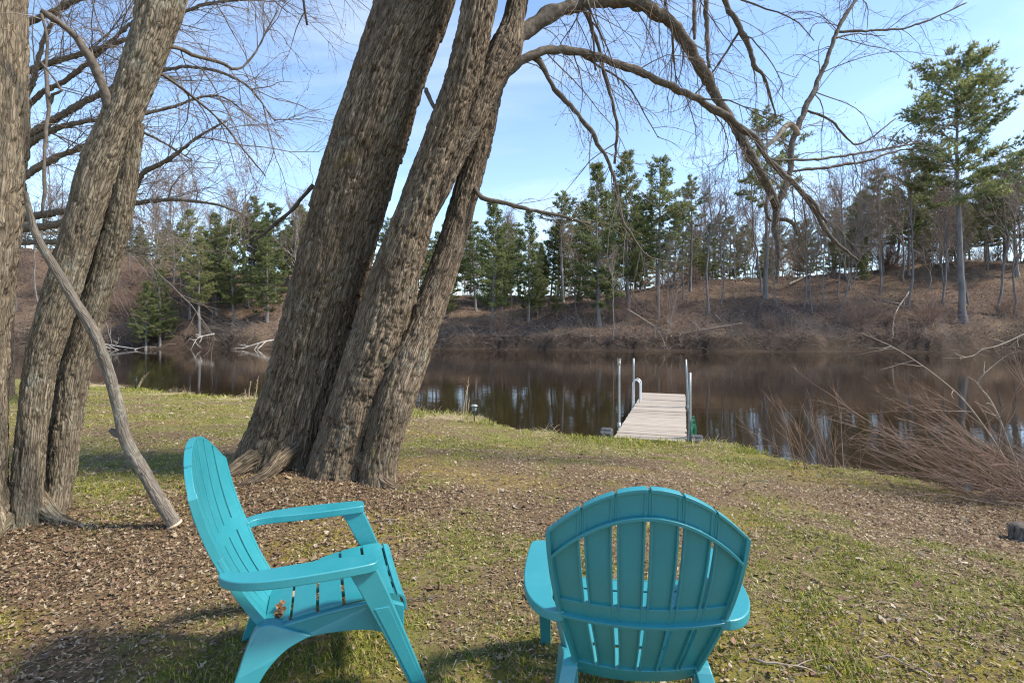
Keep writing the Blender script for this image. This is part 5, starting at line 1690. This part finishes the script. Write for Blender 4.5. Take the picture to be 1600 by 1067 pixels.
# cut stump at the right edge
mb = MB()
q = px(1606, 800, 3.95); zz = gz(q[0], 3.95)
pts = np.array([(0, 0, -0.08, 0.125), (0, 0, 0.0, 0.12), (0, 0, 0.06, 0.112), (0, 0, 0.115, 0.108)])
so = empty('stump', (q[0], 3.95, zz), 0, 'low weathered stump at the right edge under the shrub', 'stump')
stem_mesh(pts, res=0.012, plate=0.03, depth=0.4, seed=77).build('stump_side', M['log_bark'], so, uv=True)
add_capped(mb, np.array([(0, 0, 0.112), (0, 0, 0.119)]), [0.100, 0.098], 22); mb.build('cut_top', M['limb'], so)

# fallen twigs on the lawn, each its own thing
r = np.random.default_rng(571)
for (u, v, ln, ang, lab) in [(600, 815, 0.22, 0.1, 'short pale stick on the ground beside the right foot of the maple'),
                             (1400, 1035, 0.24, 2.2, 'thin pale twig lying in the grass at the lower right'),
                             (1235, 1045, 0.26, -0.35, 'grey twig lying right of the right chair'),
                             (768, 752, 0.30, 0.5, 'dark stick on bare soil between maple and dock'),
                             (900, 785, 0.35, -0.5, 'thin stick on the leaves just above the right chair'),
                             (1185, 752, 0.4, -0.15, 'dark twig lying on the lawn right of the dock'),
                             (120, 995, 0.16, 0.7, 'small curled bark strip in the lower left leaves'),
                             (660, 940, 0.2, 0.25, 'small twig in the grass between the two chairs')]:
    dd = 1.4 * F_PX / (v - CV)
    for _ in range(4):
        p = px(u, v, dd); dd = (CAM_Z - gz(p[0], dd)) * F_PX / (v - CV)
    p = px(u, v, dd); p[2] = gz(p[0], dd) + 0.010
    n = 8; tq = np.linspace(-0.5, 0.5, n)
    P = np.stack([tq * ln * math.cos(ang), tq * ln * math.sin(ang), r.normal(0, 0.002, n) + 0.006 * np.cos(tq * 3)], -1) + r.normal(0, 0.004, (n, 3))
    mb = MB(); add_capped(mb, P, np.linspace(0.005, 0.0025, n) * (0.8 if ln < 0.25 else 1), 7)
    P2, R2 = grow(P[4:5], np.array([[math.cos(ang + 0.7), math.sin(ang + 0.7), 0.15]]), np.array([ln * 0.35]), np.array([0.0025]), 5, 0.05, 0.1, r, 0.4)
    V, F = tubes(P2, R2, 5); mb.add(V, F)
    o = mb.build('twig', M['dead_limb'] if 'pale' in lab or 'grey' in lab else M['limb']); o.location = p; tag(o, lab, 'twig')

# withered leaves caught on the seat of the left chair
fx, fy = math.cos(math.radians(20.5)), math.sin(math.radians(20.5))
for (al, la, lab) in [(-0.10, -0.075, 'withered brown leaf cluster on the chair seat, nearest the rear corner'), (-0.095, -0.115, 'withered brown leaf cluster on the chair seat, middle of three'), (-0.09, -0.155, 'withered brown leaf cluster on the chair seat, nearest the arm')]:
    wx, wy = -0.850 + fx * al - fy * la, 2.127 + fy * al + fx * la
    mb = MB()
    k_ = 16
    leaf_batch(mb, r.normal(0, 0.009, k_), r.normal(0, 0.009, k_), r.uniform(0.003, 0.014, k_), r.uniform(0.014, 0.028, k_), r, [(0.20, 0.10, 0.05), (0.13, 0.07, 0.04), (0.28, 0.15, 0.07)], 1.2)
    o = mb.build('withered_leaf', M['leaf'], smooth=False)
    o.location = (wx, wy, gz(-0.850, 2.127) + 0.288)
    tag(o, lab, 'leaf')


# each tree and bush in the front rows of the far bank gets a label of its own, counted from the left
ORD = ['leftmost', 'second from left', 'third from left', 'fourth from left', 'fifth from left', 'sixth from left', 'seventh from left', 'eighth from left', 'ninth from left', 'tenth from left',
       'eleventh from left', 'twelfth from left', 'thirteenth from left', 'fourteenth from left', 'fifteenth from left', 'sixteenth from left']
by = {}
for o in scene.objects:
    if o.parent is None and 'group' in o and 'label' in o and ('slope' in o['group'] or 'shore' in o['group'] or 'on the ridge' in o['group']):
        by.setdefault(o['label'], []).append(o)
for lab, lst in by.items():
    if 1 < len(lst) <= len(ORD):
        lst.sort(key=lambda o: o.location.x / o.location.y)
        for i, o in enumerate(lst):
            o['label'] = lab + ', ' + ORD[i]
